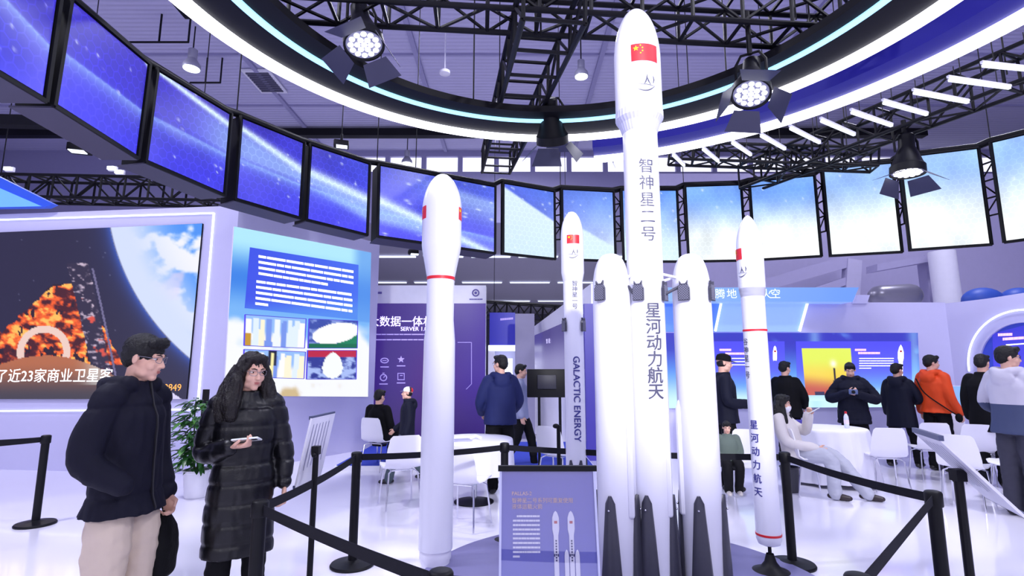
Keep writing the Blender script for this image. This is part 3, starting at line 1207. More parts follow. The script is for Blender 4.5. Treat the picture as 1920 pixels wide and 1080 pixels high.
tl, tr = atY(640, 535, YP), atY(911, 535, YP)
t_ = empty('exhibition_stand', ((tl.x + tr.x) / 2, YP, 0), 'purple stand wall with white header behind the red banded rocket', 'exhibition stand')
MB().box(((tl.x + tr.x) / 2, YP + .15, tl.z / 2), (tr.x - tl.x, .3, tl.z)).build('wall_panel', M_white, t_)
PQ = [Vector((tl.x, YP - .01, atY(900, 569, YP).z)), Vector((tr.x, YP - .01, atY(900, 569, YP).z)), Vector((tr.x, YP - .01, .08)), Vector((tl.x, YP - .01, .08))]
M_pl = screen_mat('purple_lightbox', strength=1.0)
picture('print', PQ, 40, 30, purp, M_pl, t_)
X_, Z_ = Vector((1, 0, 0)), Vector((0, 0, 1))
M_ptext = mat('pale_print', '#e0d8ff', .5, emit='#dcd4ff', strength=.9)
M_pdim = mat('dim_print', '#a090d0', .5, emit='#8a7cc0', strength=.7)
flat_text('像大数据一体机', .235, atY(742, 604, YP - .015), X_, Z_, M_ptext, t_, bold=.015)
flat_text('SERVER 1.0', .12, atY(776, 617, YP - .015), X_, Z_, M_ptext, t_, bold=.012)
bP = lambda u, v: atY(u, v, YP - .018)
text_lines(bP, t_, M_pdim, [(704, 627, 812, 627), (704, 637, 812, 637)], hpx=2.2, seed=4)
for (u, v), kind in (((721, 676), 'cloud'), ((752, 674), 'star'), ((719, 708), 'clock'), ((752, 706), 'box')):
    mb = MB()
    c = Vector((u, v, 0))
    if kind == 'cloud':
        ring_ = [(u + 7 * math.cos(a), v + 4.5 * math.sin(a)) for a in np.linspace(0, 2 * PI, 17)[:-1]]
    elif kind == 'star':
        ring_ = [(u + (7 if i % 2 == 0 else 3) * math.sin(i * PI / 5), v - (7 if i % 2 == 0 else 3) * math.cos(i * PI / 5)) for i in range(10)]
    elif kind == 'clock':
        ring_ = [(u + 6 * math.cos(a), v + 6 * math.sin(a)) for a in np.linspace(0, 2 * PI, 17)[:-1]]
    else:
        ring_ = [(u - 6, v - 6), (u + 6, v - 6), (u + 6, v + 6), (u - 6, v + 6)]
    if kind == 'star':
        mb.poly([bP(*p) for p in ring_])
    else:
        mb.sweep([bP(*p) for p in ring_], .012, 5, closed=True)
        if kind == 'clock':
            mb.bar(bP(u, v), bP(u + 3, v - 3), .014)
            mb.bar(bP(u - 2, v - 8.5), bP(u + 2, v - 8.5), .014)
        elif kind == 'box':
            mb.bar(bP(u - 2, v - 2), bP(u + 3, v - 2), .014)
        else:
            mb.bar(bP(u - 4, v), bP(u + 4, v), .014)
    mb.build('icon', M_pdim, t_, smooth=0)
    text_lines(bP, t_, M_pdim, [(u - 8, v + 12, u + 8, v + 12)], hpx=2, seed=int(u))
mb = MB()
for a, b in (((858, 642), (884, 642)), ((884, 642), (884, 720)), ((884, 720), (874, 730))):
    mb.bar(bP(*a), bP(*b), .012)
mb.build('outline_graphic', M_pdim, t_, smooth=0)
mb = MB().sweep([bP(892 + 6 * math.cos(a), 549 + 6 * math.sin(a)) for a in np.linspace(0, 2 * PI, 17)[:-1]], .014, 5, closed=True)
mb.ell(bP(892, 549), (.03, .01, .03))
mb.build('emblem', mat('emblem_violet', '#6a60a8', .5), t_, smooth=0)
text_lines(bP, t_, mat('emblem_violet', '#6a60a8', .5), [(880, 561, 905, 561)], hpx=2, seed=9)
t2 = text_lines(bP, t_, mat('emblem_violet', '#6a60a8', .5), [(702, 549, 716, 549)], hpx=4, seed=10)

# blue stand farther back with a lit alcove
YQ = 14.0
t_ = empty('exhibition_stand', atY(943, 690, YQ), 'small blue stand far back, between the purple stand and a grey pillar', 'exhibition stand')
a, b = atY(918, 586, YQ), atY(966, 586, YQ)
c = atY(966, 648, YQ)
MB().box(((a.x + b.x) / 2, YQ + .2, (a.z + c.z) / 2), (b.x - a.x, .4, a.z - c.z)).build('header_panel', mat('deep_blue_panel', '#26269a', .4, emit='#22228c', strength=.5), t_)
MB().box(((a.x + b.x) / 2, YQ + .18, c.z - .06), (b.x - a.x + .05, .42, .14)).build('light_line', M_led2, t_)
MB().box((a.x + .05, YQ + .2, c.z / 2), (.16, .4, c.z)).build('post', M_white, t_)
MB().box(((a.x + b.x) / 2, YQ + .6, c.z / 2), (b.x - a.x, .1, c.z)).build('back_wall', mat('alcove_grey', '#c0bede', .5), t_)
p = atY(949, 690, YQ + .2)
MB().box((p.x, YQ + .3, p.z), (.34, .05, .5)).build('lit_panel', M_led2, t_)
text_lines(lambda u, v: atY(u, v, YQ - .02), t_, M_pdim, [(938, 599, 962, 597)], hpx=4, seed=12)
# grey pillar
a, b = atY(966, 588, 12.6), atY(1002, 588, 12.6)
tag(MB().box(((a.x + b.x) / 2, 12.8, a.z / 2), (b.x - a.x, .4, a.z)).build('partition', mat('grey_partition', '#8d8aa8', .6), org=((a.x + b.x) / 2, 12.8, 0)), 'plain grey partition pillar behind the two walking men', 'partition')
# angled grey photo stand
A_, B_ = atY(996, 617, 13.6), atY(1110, 560, 10.2)
A2, B2 = (A_.x, A_.y), (B_.x, B_.y)
PS, nS = vplane(A2, B2)
onS = lambda u, v, l=.02: onplane(u, v, PS, nS) + nS * l
t_ = empty('exhibition_stand', ((A2[0] + B2[0]) / 2, (A2[1] + B2[1]) / 2, 0), 'grey violet photo wall with a white slanting header, left of the slim rocket', 'exhibition stand')
q = [onS(995, 618), onS(1110, 532), onS(1110, 895), onS(995, 830)]
q[2].z = q[3].z = .02
MB().slab(q, -nS * .2).build('wall_panel', M_white, t_, smooth=0)


def pale(s, t):
    C = mixc(rgb(84, 76, 140), rgb(150, 146, 196), smooth01(t, .1, .9))
    n = fbm(s, t, 3, 4, 6)
    return mixc(C, rgb(208, 206, 240), smooth01(n, .5, .66) * smooth01(t, .4, .8) * .7)


q = [onS(995, 633, .03), onS(1110, 583, .03), onS(1110, 692, .03), onS(995, 692, .03)]
picture('print', q, 24, 20, pale, screen_mat('pale_lightbox', strength=.85), t_)
flat_text('智 能', .12, onS(1031, 640, .04), (Vector((*B2, 0)) - Vector((*A2, 0))), Z_, M_ptext, t_)
# deep blue slim panel behind the boosters
a, b = atY(1097, 570, 9.7), atY(1112, 570, 9.7)
tag(MB().box(((a.x + b.x) / 2, 9.7, a.z / 2), (.2, .12, a.z)).build('indigo_banner', mat('indigo_panel', '#2c2488', .4, emit='#281f7c', strength=.5), org=(a.x, 9.7, 0)), 'tall indigo panel between the slim rocket and the left booster', 'panel')
a, b = atY(1118, 535, 11.3), atY(1190, 535, 11.3)
tag(MB().box(((a.x + b.x) / 2, 11.4, a.z / 2), (b.x - a.x, .2, a.z)).build('exhibition_wall', M_lav, org=((a.x + b.x) / 2, 11.4, 0)), 'lavender stand wall seen between slim rocket and left booster', 'exhibition wall')
# black television on a trolley stand, seen from behind
p = atY(1026, 718, 8.6)
t_ = empty('television', (p.x, 8.6, 0), 'black television on a two legged floor stand behind the white chair', 'television')
a, b = atY(988, 692, 8.6), atY(1062, 745, 8.6)
MB().box(((a.x + b.x) / 2, 8.6, (a.z + b.z) / 2), (b.x - a.x, .06, a.z - b.z), bev=.01).build('display', M_black, t_)
MB().box(((a.x + b.x) / 2, 8.55, (a.z + b.z) / 2 + .02), (.3, .05, .22), bev=.01).build('rear_cover', mat('tv_back', '#222230', .5), t_)
for dx in (-.13, .2):
    MB().sweep([(p.x + dx, 8.62, .06), (p.x + dx, 8.62, b.z + .2)], .022, 8, False).build('leg', M_black, t_)
MB().box((p.x + .03, 8.62, .04), (.7, .4, .04), bev=.01).build('base', M_black, t_)

# ================================================================== RIGHT HAND STAND
YR = 9.95
xl, xr = atY(1186, 620, YR).x, atY(1772, 568, YR).x
zt = atY(1700, 567, YR).z
rw = tag(MB().box(((xl + xr) / 2, YR + .15, zt / 2), (xr - xl, .3, zt)).build('exhibition_wall', M_lav, org=((xl + xr) / 2, YR, 0)), 'lavender stand wall behind the white tables, with a wide blue panel', 'exhibition wall')
onR = lambda u, v, l=.01: atY(u, v, YR - l)
q = [onR(1606, 553, .05), onR(1631, 553, .05), onR(1626, 569, .05), onR(1600, 569, .05)]
MB().poly(q, (0, .2, 0)).build('cap_block', M_lav, rw, smooth=0)
# blue zones with slanting light lines under the header
bz = empty('blue_fascia', onR(1400, 620), 'two tone blue fascia with slanting light lines below the blue header', 'fascia')
MB().poly([onR(*p, .03) for p in ((1180, 568), (1351, 568), (1340, 622), (1180, 622))], (0, .029, 0)).build('dark_panel', mat('fascia_blue', '#4a72f6', .5, emit='#4670f4', strength=.6), bz, smooth=0)
MB().poly([onR(*p, .03) for p in ((1351, 568), (1513, 568), (1498, 622), (1340, 622))], (0, .029, 0)).build('light_panel', mat('fascia_pale_blue', '#86a6fa', .5, emit='#86a4f8', strength=.65), bz, smooth=0)
for p, q in (((1352, 568), (1341, 621)), ((1514, 568), (1499, 621))):
    MB().bar(onR(*p, .05), onR(*q, .05), .035).build('light_line', M_led2, bz)
# header sign
hs = empty('header_sign', onR(1470, 568), 'sky blue header sign with white characters above the wide blue panel', 'sign')
q = [onR(*p, .35) for p in ((1180, 539), (1610, 539), (1598, 566), (1180, 565))]


def hd(s, t):
    return mixc(rgb(150, 190, 255), rgb(112, 158, 252), s)


MB().poly(q, (0, .33, 0)).build('sign_box', mat('fascia_pale_blue', '#86a6fa', .5, emit='#86a4f8', strength=.65), hs, smooth=0)
picture('sign_face', [p + Vector((0, -.006, 0)) for p in q], 30, 4, hd, screen_mat('lit_sign_face', strength=.95, spec=False), hs)
for ch, u in (('腾', 1350), ('地', 1372), ('火', 1437), ('空', 1454)):
    flat_text(ch, .19, onR(u, 552, .365), X_, Z_, mat('pale_sign_print', '#e8f4ff', .5, emit='#d8ecff', strength=.8), hs)


# wide blue display panel
def wide_fn(s, t):
    C = mixc(rgb(48, 50, 190), rgb(90, 150, 240), smooth01(t, .1, .6))
    C = mixc(C, rgb(206, 244, 255), smooth01(t, .45, .95))
    n = fbm(s, t, 10, 3, 4)
    C = mixc(C, rgb(40, 60, 190), smooth01(n, .5, .62) * (t < .25) * .6)
    C = mixc(C, rgb(110, 170, 245), smooth01(n, .30, .2) * (t < .3) * .6)
    for c in (.04, .635, .985):
        C = mixc(C, rgb(170, 225, 255), np.exp(-((s - c) / .02) ** 2) * .5)
    return C


def card_fn(s, t):
    C = mixc(rgb(76, 74, 245), rgb(92, 100, 246), smooth01(t, 0, .5))
    C = mixc(C, rgb(110, 165, 246), smooth01(t, .42, .8))
    return mixc(C, rgb(206, 244, 255), smooth01(t, .7, 1))


WQ = [onR(*p, .05) for p in ((1190, 624), (1721, 624), (1727, 763), (1190, 766))]
dp = empty('display_wall', onR(1540, 765), 'wide blue lit display panel with rocket graphics behind the standing visitors', 'display panel')
MB().slab([p + Vector((0, .002, 0)) for p in WQ], (0, .045, 0)).build('housing', M_white, dp, smooth=0)
M_wide = screen_mat('display_lightbox', strength=1.0)
picture('print', WQ, 110, 30, wide_fn, M_wide, dp)
for u0, u1 in ((1338, 1471), (1492, 1708)):
    q = [onR(*p, .056) for p in ((u0, 640), (u1, 640), (u1 + 3, 752), (u0 + 3, 752))]
    picture('info_card', q, 24, 24, card_fn, M_wide, dp)


def launch(s, t):
    C = mixc(rgb(226, 240, 90), rgb(244, 214, 84), smooth01(t, .2, .6))
    C = mixc(C, rgb(200, 96, 84), smooth01(t + .12 * (1 - s), .62, 1.0))
    q = ((s - .62) * 1.2) ** 2 + (t - .33) ** 2
    C = mixc(C, rgb(255, 255, 235), np.exp(-q / .006))
    C = np.where(((np.abs(s - .63) < .018 + .05 * (t - .45)) & (t > .42))[..., None], rgb(48, 42, 60), C)
    C = np.where(((np.abs(s - .3) < .1) & (t > .92))[..., None], rgb(60, 56, 92), C)
    return C


q = [onR(*p, .064) for p in ((1503, 653), (1595, 653), (1602, 741), (1511, 741))]
picture('launch_photograph', q, 50, 46, launch, M_wide, dp)
M_coral = mat('coral_print', '#ffb0b8', .5, emit='#ffc0c8', strength=.9)
bR = lambda u, v: onR(u, v, .066)
text_lines(bR, dp, M_coral, [(1603, 656, 1624, 656), (1609, 662, 1650, 662), (1349, 656, 1371, 656), (1360, 663, 1396, 663)], hpx=4, seed=3)
text_lines(bR, dp, M_wtext, [(1611, 672 + i * 4.6, 1676 if i < 4 else 1634, 672 + i * 4.6) for i in range(5)] + [(1372, 672 + i * 6, 1398, 672 + i * 6) for i in range(3)], hpx=1.7, seed=6)
for u, hb in ((1453, 676), (1689, 760)):
    mb = MB()
    s_ = 1.0 if u > 1500 else .7
    prof = [(0, 646 + (2 if s_ < 1 else 0)), (3, 651), (5.5, 660), (5.5, 672), (4, 678), (4, hb)]
    L = [bR(u - r * s_, v) for r, v in prof] + [bR(u + r * s_, v) for r, v in prof[::-1][:-1]]
    mb.poly(L)
    mb.build('rocket_graphic', M_wtext, dp, smooth=0)
    MB().poly([bR(u - 1.6, 657), bR(u + 1.8, 657), bR(u + 1.8, 660.5), bR(u - 1.6, 660.5)], (0, -.003, 0)).build('flag_graphic', M_red, dp, smooth=0)

# angled right wall with the arched portal
RA, RB = (xr, YR), (9.3, 8.1)
PR, nR = vplane(RA, RB)
onT = lambda u, v, l=.01: onplane(u, v, PR, nR) + nR * l
top = [(1771, 569), (1800, 566), (1850, 560), (1920, 549), (2010, 533)]
A3, B3 = Vector((*RA, 0)), Vector((*RB, 0))
pts = [A3] + [onT(u, v, 0) for u, v in top]
pts.append(Vector((pts[-1].x, pts[-1].y, 0)))
t_ = tag(MB().poly(pts[::-1], -nR * .25).build('exhibition_wall', M_lav, org=(A3 + B3) / 2, smooth=0), 'lavender stand wall with the arched blue portal at the right edge', 'exhibition wall')
# portal: the two arcs are ellipses in the picture, circles on the wall
C0 = onT(1932, 690, .02)
er = (B3 - A3).normalized()
r_in = (onT(1842, 690, .02) - C0).length
r_out = (onT(1820, 690, .02) - C0).length
arcp = lambda r, a, l=0: C0 + er * (r * math.cos(a)) + Z_ * (r * math.sin(a) * 1.2) + nR * l
pf = empty('arched_portal', C0, 'round arched portal with blue screen and light line at the right picture edge', 'portal')
MB().poly([arcp(r_in, a) for a in np.linspace(-.35, PI + .35, 40)], nR * .01).build('recess_panel', mat('portal_blue', '#3040a8', .4, emit='#2a3aa0', strength=.5), pf, smooth=0)
MB().sweep([arcp(r_out * 1.02, a, .02) for a in np.linspace(.4, PI + .05, 40)], .016, 6).build('light_line', M_led2, pf)
mb = MB()
n_ = 40
V = [arcp(r, a, .03) for a in np.linspace(-.3, PI + .3, n_) for r in (r_in, r_in * 1.045)]
for i in range(n_ - 1):
    mb.slab([V[2 * i], V[2 * i + 1], V[2 * i + 3], V[2 * i + 2]], nR * .06)
mb.build('rim', M_lav, pf)
q = [onT(*p, .04) for p in ((1862, 626), (1960, 600), (1960, 745), (1866, 740))]
picture('screen_picture', q, 12, 12, lambda s, t: mixc(rgb(62, 60, 215), rgb(92, 90, 248), t), M_wide, pf)
bT = lambda u, v: onT(u, v, .05)
text_lines(bT, pf, M_coral, [(1873, 628, 1900, 627), (1882, 636, 1930, 633)], hpx=5, seed=5)
text_lines(bT, pf, M_wtext, [(1888, 647, 1930, 644)], hpx=2.5, seed=8)
# ================================================================== ROCKET MODELS
def px_profile(u, Y, prof):
    """prof: (v, half width in px) top to bottom at distance Y -> (radius, z) bottom to top, and x of the axis"""
    out = []
    for v, hw in prof:
        P = atY(u, v, Y)
        out.append((hw / FPX * depth(P), P.z))
    return out[::-1]


def rad_at(prof):
    zs = [z for _, z in prof]
    rs = [r for r, _ in prof]
    return lambda z: float(np.interp(z, zs, rs))


def densify(prof, n=6):
    """round the nose: insert spline points"""
    out = []
    for (r0, z0), (r1, z1) in zip(prof, prof[1:]):
        out.append((r0, z0))
    out.append(prof[-1])
    return out


def ogive(r, z0, h, n=14, blunt=.12, pw=.62):
    """nose points from base radius r at z0 to the tip at z0+h"""
    pts = []
    for i in range(n + 1):
        k = i / n
        pts.append((r * max(0.0, (1 - k ** (1 / pw) if False else math.cos(k * PI / 2) ** pw)), z0 + h * k))
    return pts


def nose(r, zs, zt, q=.85, n=26):
    """ogive: radius falls as (1 - k**1.9)**q up to a small rounded tip"""
    ks = [math.sin(k * PI / 2) for k in np.linspace(.04, 1, n)]
    return [(r * max(0.0, 1 - k ** 1.9) ** q, zs + (zt - zs) * k) for k in ks]


def flag(cx, cz, w_, h_, R, ang, cen, parent):
    """red flag with one large and four small yellow stars, bent round the body"""
    me = MB().poly([(-w_ / 2, -h_ / 2, 0), (w_ / 2, -h_ / 2, 0), (w_ / 2, h_ / 2, 0), (-w_ / 2, h_ / 2, 0)]).mesh('flag')
    wrap_mesh(me, R, ang, cz, cen)
    f = link_mesh('flag', me, M_red, parent)

    def star(x, y, r, rot=0):
        return [(x + (r if i % 2 == 0 else r * .4) * math.sin(i * PI / 5 + rot), y + (r if i % 2 == 0 else r * .4) * math.cos(i * PI / 5 + rot), .0016) for i in range(10)]
    mb = MB()
    mb.poly(star(-w_ * .33, h_ * .22, h_ * .17))
    for x, y in ((-.17, .38), (-.10, .24), (-.10, .06), (-.17, -.07)):
        mb.poly(star(w_ * x, h_ * y, h_ * .06, .4))
    me = mb.mesh('flag_star')
    R2 = (lambda z: R(z) + .002) if callable(R) else R + .002
    wrap_mesh(me, R2, ang, cz, cen)
    link_mesh('flag_star', me, M_yellow, f)
    return f


def rocket_logo(sz, R, ang, cz, cen, parent, m):
    """swoosh with two figure-like strokes"""
    mb = MB()

    def stroke(pts, wd):
        L, Rr = [], []
        n = len(pts)
        for i, (x, y) in enumerate(pts):
            a = pts[max(i - 1, 0)]
            b = pts[min(i + 1, n - 1)]
            dx, dy = b[0] - a[0], b[1] - a[1]
            l = math.hypot(dx, dy)
            k = wd * math.sin(PI * (i + .35) / (n - .3)) / 2
            L.append((x - dy / l * k, y + dx / l * k, 0))
            Rr.append((x + dy / l * k, y - dx / l * k, 0))
        for i in range(n - 1):
            mb.poly([Rr[i], Rr[i + 1], L[i + 1], L[i]])
    s = sz
    stroke([(-.45 * s + .9 * s * i / 10, -.28 * s - .2 * s * math.sin(PI * i / 10) + .2 * s * i / 10) for i in range(11)], .07 * s)
    stroke([(-.5 * s + 1.0 * s * i / 8, -.02 * s - .1 * s * i / 8) for i in range(9)], .03 * s)
    stroke([(.02 * s, .45 * s), (.0 * s, .25 * s), (-.06 * s, .08 * s), (-.14 * s, -.06 * s)], .08 * s)
    stroke([(.02 * s, .3 * s), (.08 * s, .12 * s), (.18 * s, -.06 * s)], .07 * s)
    stroke([(.34 * s, .42 * s), (.38 * s, .22 * s), (.33 * s, .02 * s)], .08 * s)
    me = mb.mesh('emblem')
    wrap_mesh(me, R, ang, cz, cen)
    return link_mesh('emblem', me, m, parent)


def vtext(chars, size, step, R, ang, z0, cen, parent, m, bold=.01, name='lettering'):
    """characters one under the other, as one lettering part"""
    bm = bmesh.new()
    for i, ch in enumerate(chars):
        me = text_verts(ch, size, bold)
        if me.vertices:
            xs = [v.co.x for v in me.vertices]
            ys = [v.co.y for v in me.vertices]
            me.transform(Matrix.Translation((-(min(xs) + max(xs)) / 2, -(min(ys) + max(ys)) / 2 - i * step, 0)))
        bm.from_mesh(me)
        bpy.data.meshes.remove(me)
    me = bpy.data.meshes.new(name)
    bm.to_mesh(me)
    bm.free()
    wrap_mesh(me, R, ang, z0, cen)
    return link_mesh(name, me, m, parent, smooth=0)


def place_z(u, v, Y):
    return atY(u, v, Y).z


def grid_fin(parent, cen, R, ang, z0, w_, h_):
    """dark lattice plate folded flat on the body, with two prongs on top"""
    def P(x, y, d=0.0):
        a = ang
        c = Vector((cen[0] + (R + .004 + d) * math.sin(a), cen[1] - (R + .004 + d) * math.cos(a), cen[2] + z0 + y))
        return c + Vector((math.cos(a), math.sin(a), 0)) * x
    n = Vector((math.sin(ang), -math.cos(ang), 0))
    out = [(-w_ / 2, 0), (w_ / 2, 0), (w_ / 2, h_ * .62), (w_ * .34, h_ * .8), (w_ * .36, h_), (w_ * .2, h_ * .84), (-w_ * .2, h_ * .84), (-w_ * .36, h_), (-w_ * .34, h_ * .8), (-w_ / 2, h_ * .62)]
    f = MB().poly([P(x, y) for x, y in out][::-1], n * .018).build('grid_fin', M_dgrey, parent, smooth=0)
    mb = MB()
    for i in range(-4, 7):
        for sg in (1, -1):
            x0, y0 = -w_ * .46, h_ * (.03 + i * .12)
            x1, y1 = w_ * .46, y0 + h_ * .5
            a, b = (x0, y0), (x1, y1)
            # clip to plate height
            lo, hi = h_ * .03, h_ * .78
            def cl(a, b):
                (xa, ya), (xb, yb) = a, b
                if ya < lo:
                    k = (lo - ya) / (yb - ya)
                    xa, ya = xa + (xb - xa) * k, lo
                if yb > hi:
                    k = (hi - ya) / (yb - ya)
                    xb, yb = xa + (xb - xa) * k, hi
                return (xa, ya), (xb, yb)
            if b[1] <= lo or a[1] >= hi:
                continue
            a, b = cl(a, b)
            mb.bar(P(a[0] * sg, a[1], .018), P(b[0] * sg, b[1], .018), .004, .004)
    mb.build('lattice', mat('fin_lattice', '#77778a', .4), f, smooth=0)
    return f


def landing_leg(parent, cen, R, ang, z0, z1, wb, wt):
    """dark folded landing leg: a long tapering shell lying along the body"""
    t = Vector((math.cos(ang), math.sin(ang), 0))
    n = Vector((math.sin(ang), -math.cos(ang), 0))
    c = Vector((cen[0], cen[1], cen[2]))
    mb = MB()
    rings = []
    N = 14
    for i in range(N + 1):
        k = i / N
        z = z0 + (z1 - z0) * k
        wd = (wb * (1 - k) + wt * k) / 2
        if k > .92:
            wd *= math.sqrt(max(.05, 1 - ((k - .92) / .085) ** 2))
        dep = .055 * (1 - k) + .03 * k
        rings.append([mb.bm.verts.new(c + n * (R - .01 + d) + t * x + Z_ * z) for x, d in ((-wd, 0), (-wd * .95, dep * .5), (-wd * .35, dep), (wd * .35, dep), (wd * .95, dep * .5), (wd, 0))])
    for A, B in zip(rings, rings[1:]):
        for j in range(6):
            mb.bm.faces.new((A[j], A[(j + 1) % 6], B[(j + 1) % 6], B[j]))
    mb.bm.faces.new(rings[0][::-1])
    mb.bm.faces.new(rings[-1])
    lg = mb.build('landing_leg', M_dgrey, parent, smooth=40)
    z = z1 - (z1 - z0) * .13
    MB().ell(c + n * (R + .03) + Z_ * z, (.008, .008, .008), sub=2).build('bolt', M_chrome, lg)
    return lg


PLZ = 0.035       # top of the round platform
# round purple platform
pl = empty('display_platform', (.8, 4.15, 0), 'low round violet platform beneath the rocket models', 'platform')
MB().lathe([(1.50, 0), (1.53, .006), (1.53, .03), (1.52, PLZ)], (.8, 4.15, 0), 96).build('top', mat('violet_platform_paint', '#75729f', .4, var=.02), pl, smooth=30)
MB().lathe([(1.545, 0.0), (1.545, .012), (1.535, .014)], (.8, 4.15, 0), 96, caps=False).build('edge_trim', mat('violet_trim', '#8f8cd6', .4), pl, smooth=30)

# ---- tallest rocket with two visible boosters
YM = 3.9
uM = 1230
cm = atY(uM, 1060, YM)
cen = Vector((cm.x, YM, 0))


def prof_of(c, Y, pr):
    """(v, halfwidth px) measured along a vertical axis at c -> (radius, z)"""
    out = []
    for v, hw in pr:
        P = atY(960, v, Y)
        out.append((hw / FPX * depth(P), P.z))
    return out


pm = prof_of(cen, YM, [(200, 43), (215, 43.5), (248, 34.5), (252, 32.2), (560, 33.2), (1090, 33.5)])
rf, zf = pm[0]
ztip = atY(960, 20, YM).z
z_sh = atY(960, 115, YM).z
t_ = empty('rocket_model', (cen.x, YM, PLZ), 'tallest white rocket model with two side boosters and dark legs', 'rocket model')
rc = pm[4][0]
z_is = pm[3][1]
core = MB().lathe([(rc, .10), (rc, 1.0), (rc, z_is)], cen, 64).build('core_stage', M_rocket, t_)
MB().lathe([(rc * .93, PLZ), (rc * .96, .06), (rc * .96, .11)], cen, 48).build('engine_skirt', M_dgrey, t_)
z_f0 = pm[1][1]
# fairing: cylinder + ogive
rfa = pm[0][0]
z_cyl = z_sh
fa = MB().lathe([(rfa * 1.005, z_f0), (rfa, z_f0 + .03), (rfa, z_cyl)] + nose(rfa, z_cyl, ztip, .49), cen, 64).build('fairing', M_rocket, t_)
# ribbed transition cone
mb = MB()
seg = 72
r0, r1 = rc * 1.0, rfa * 1.005
ri = []
for r, z in ((r0, z_is - .002), (r0 * 1.04, z_is + .012), ((r0 + r1) / 2, (z_is + z_f0) / 2 - .01), (r1, z_f0 - .05), (r1, z_f0 + .005)):
    ri.append([mb.bm.verts.new(cen + Vector((r * (1 + (.012 if k % 2 else 0)) * math.cos(2 * PI * k / seg), r * (1 + (.012 if k % 2 else 0)) * math.sin(2 * PI * k / seg), z))) for k in range(seg)])
for A, B in zip(ri, ri[1:]):
    for k in range(seg):
        mb.bm.faces.new((A[k], A[(k + 1) % seg], B[(k + 1) % seg], B[k]))
mb.bm.faces.new(ri[0][::-1])
mb.bm.faces.new(ri[-1])
mb.build('interstage_ring', M_rocketgrey, t_, smooth=0)
azM = math.atan2(cen.x, cen.y)          # bearing of the rocket from the visitor
face = -azM                             # angle on the body that faces the camera (0 is -y)


def ang_px(off, hw):
    """angle on the body for a horizontal pixel offset from its axis"""
    return face + math.asin(max(-.98, min(.98, off / hw)))


base0 = Vector((cen.x, cen.y, 0))
flag(0, place_z(960, 122, YM), .212, .138, rfa, ang_px(15, 43), base0, t_)
rocket_logo(.155, rfa, ang_px(16, 43), place_z(960, 178, YM), base0, t_, M_darkink)
zz = place_z(960, 322, YM)
ch_step = (place_z(960, 322, YM) - place_z(960, 446, YM)) / 4
vtext('智神星二号', .118, ch_step, rc, ang_px(9, 32), zz, base0, t_, M_darkink, .004)
zz = place_z(960, 585, YM)
ch_step = (zz - place_z(960, 733, YM)) / 5
vtext('星河动力航天', .118, ch_step, rc, ang_px(12, 33), zz, base0, t_, M_darkink, .022)
zg0, zg1 = place_z(960, 567, YM), place_z(960, 531, YM)
for off in (-12, 31):
    grid_fin(t_, base0, rc, ang_px(off, 33), zg0, .082, zg1 - zg0)
zl1 = place_z(960, 922, YM)
for a in (-20, 70, 160, 250):
    landing_leg(t_, base0, rc, face + math.radians(a), .05, zl1, .165, .062)
# raceway on the core
MB().sweep([base0 + Vector((rc * math.sin(face + .95), -rc * math.cos(face + .95), z)) for z in (.62, .9, place_z(960, 755, YM))], [.022, .022, .012], 8).build('cable_raceway', M_rocket, t_)
# boosters
for side, ub, lb_ in ((-1, 1146, 'left'), (1, 1296, 'right')):
    cb = atY(ub, 560, YM)
    # axis is vertical in space: solve x from this pixel
    c2 = Vector((cb.x, YM - .01, 0))
    pb = prof_of(c2, YM, [(478, 0), (560, 34.5), (1080, 36)])
    rb = pb[1][0]
    zt_ = atY(960, 477, YM).z
    zs_ = atY(960, 552, YM).z
    b_ = MB().lathe([(rb, .10), (rb, zs_)] + [(rb * math.cos(k * PI / 2) ** .66, zs_ + (zt_ - zs_) * math.sin(k * PI / 2)) for k in np.linspace(.06, 1, 20)], c2, 56).build('booster', M_rocket, t_)
    MB().lathe([(rb * .93, PLZ), (rb * .96, .06), (rb * .96, .11)], c2, 40).build('engine_skirt', M_dgrey, b_)
    fb = -math.atan2(c2.x, c2.y)
    for off in ((-19, 33.8) if side < 0 else (-12, 33)):
        if off > 0 and side < 0:
            continue
        grid_fin(b_, c2, rb, fb + math.asin(max(-.98, min(.98, off / 35))), zg0, .084, zg1 - zg0)
    a0 = -20 if side < 0 else -8
    for a in (a0, a0 + 90, a0 + 180, a0 + 270):
        landing_leg(b_, c2, rb, fb + math.radians(a), .05, zl1, .165, .062)
    zr = place_z(960, 752, YM)
    for aa in ((.75,) if side < 0 else (-1.15,)):
        MB().sweep([c2 + Vector((rb * math.sin(fb + aa), -rb * math.cos(fb + aa), z)) for z in (.62, .9, zr - .05, zr)], [.026, .026, .024, .008], 8).build('cable_raceway', M_rocket, b_)
    # struts to the core
    for v0, v1, dy in ((523, 516, -.05), (541, 556, -.09), (519, 528, .06)):
        p0 = Vector((c2.x - side * rb * .82, YM + dy, place_z(960, v0, YM)))
        p1 = Vector((cen.x + side * rc * .8, YM + dy, place_z(960, v1, YM)))
        MB().sweep([p0, p1], .011, 8).build('strut', M_dgrey if v0 == 541 else M_rocket, b_)


# ---- generic slim rocket
def slim_rocket(name_label, Y, base_px, prof, tip_v, nose_from, z_base, cat='rocket model'):
    c = atY(*base_px, Y)
    cen = Vector((c.x, Y, 0))
    pr = prof_of(cen, Y, prof)[::-1]           # bottom to top
    zt = atY(960, tip_v, Y).z
    r, zs = pr[-1]
    t_ = empty('rocket_model', (cen.x, Y, z_base), name_label, cat)
    return t_, cen, pr, r, zs, zt


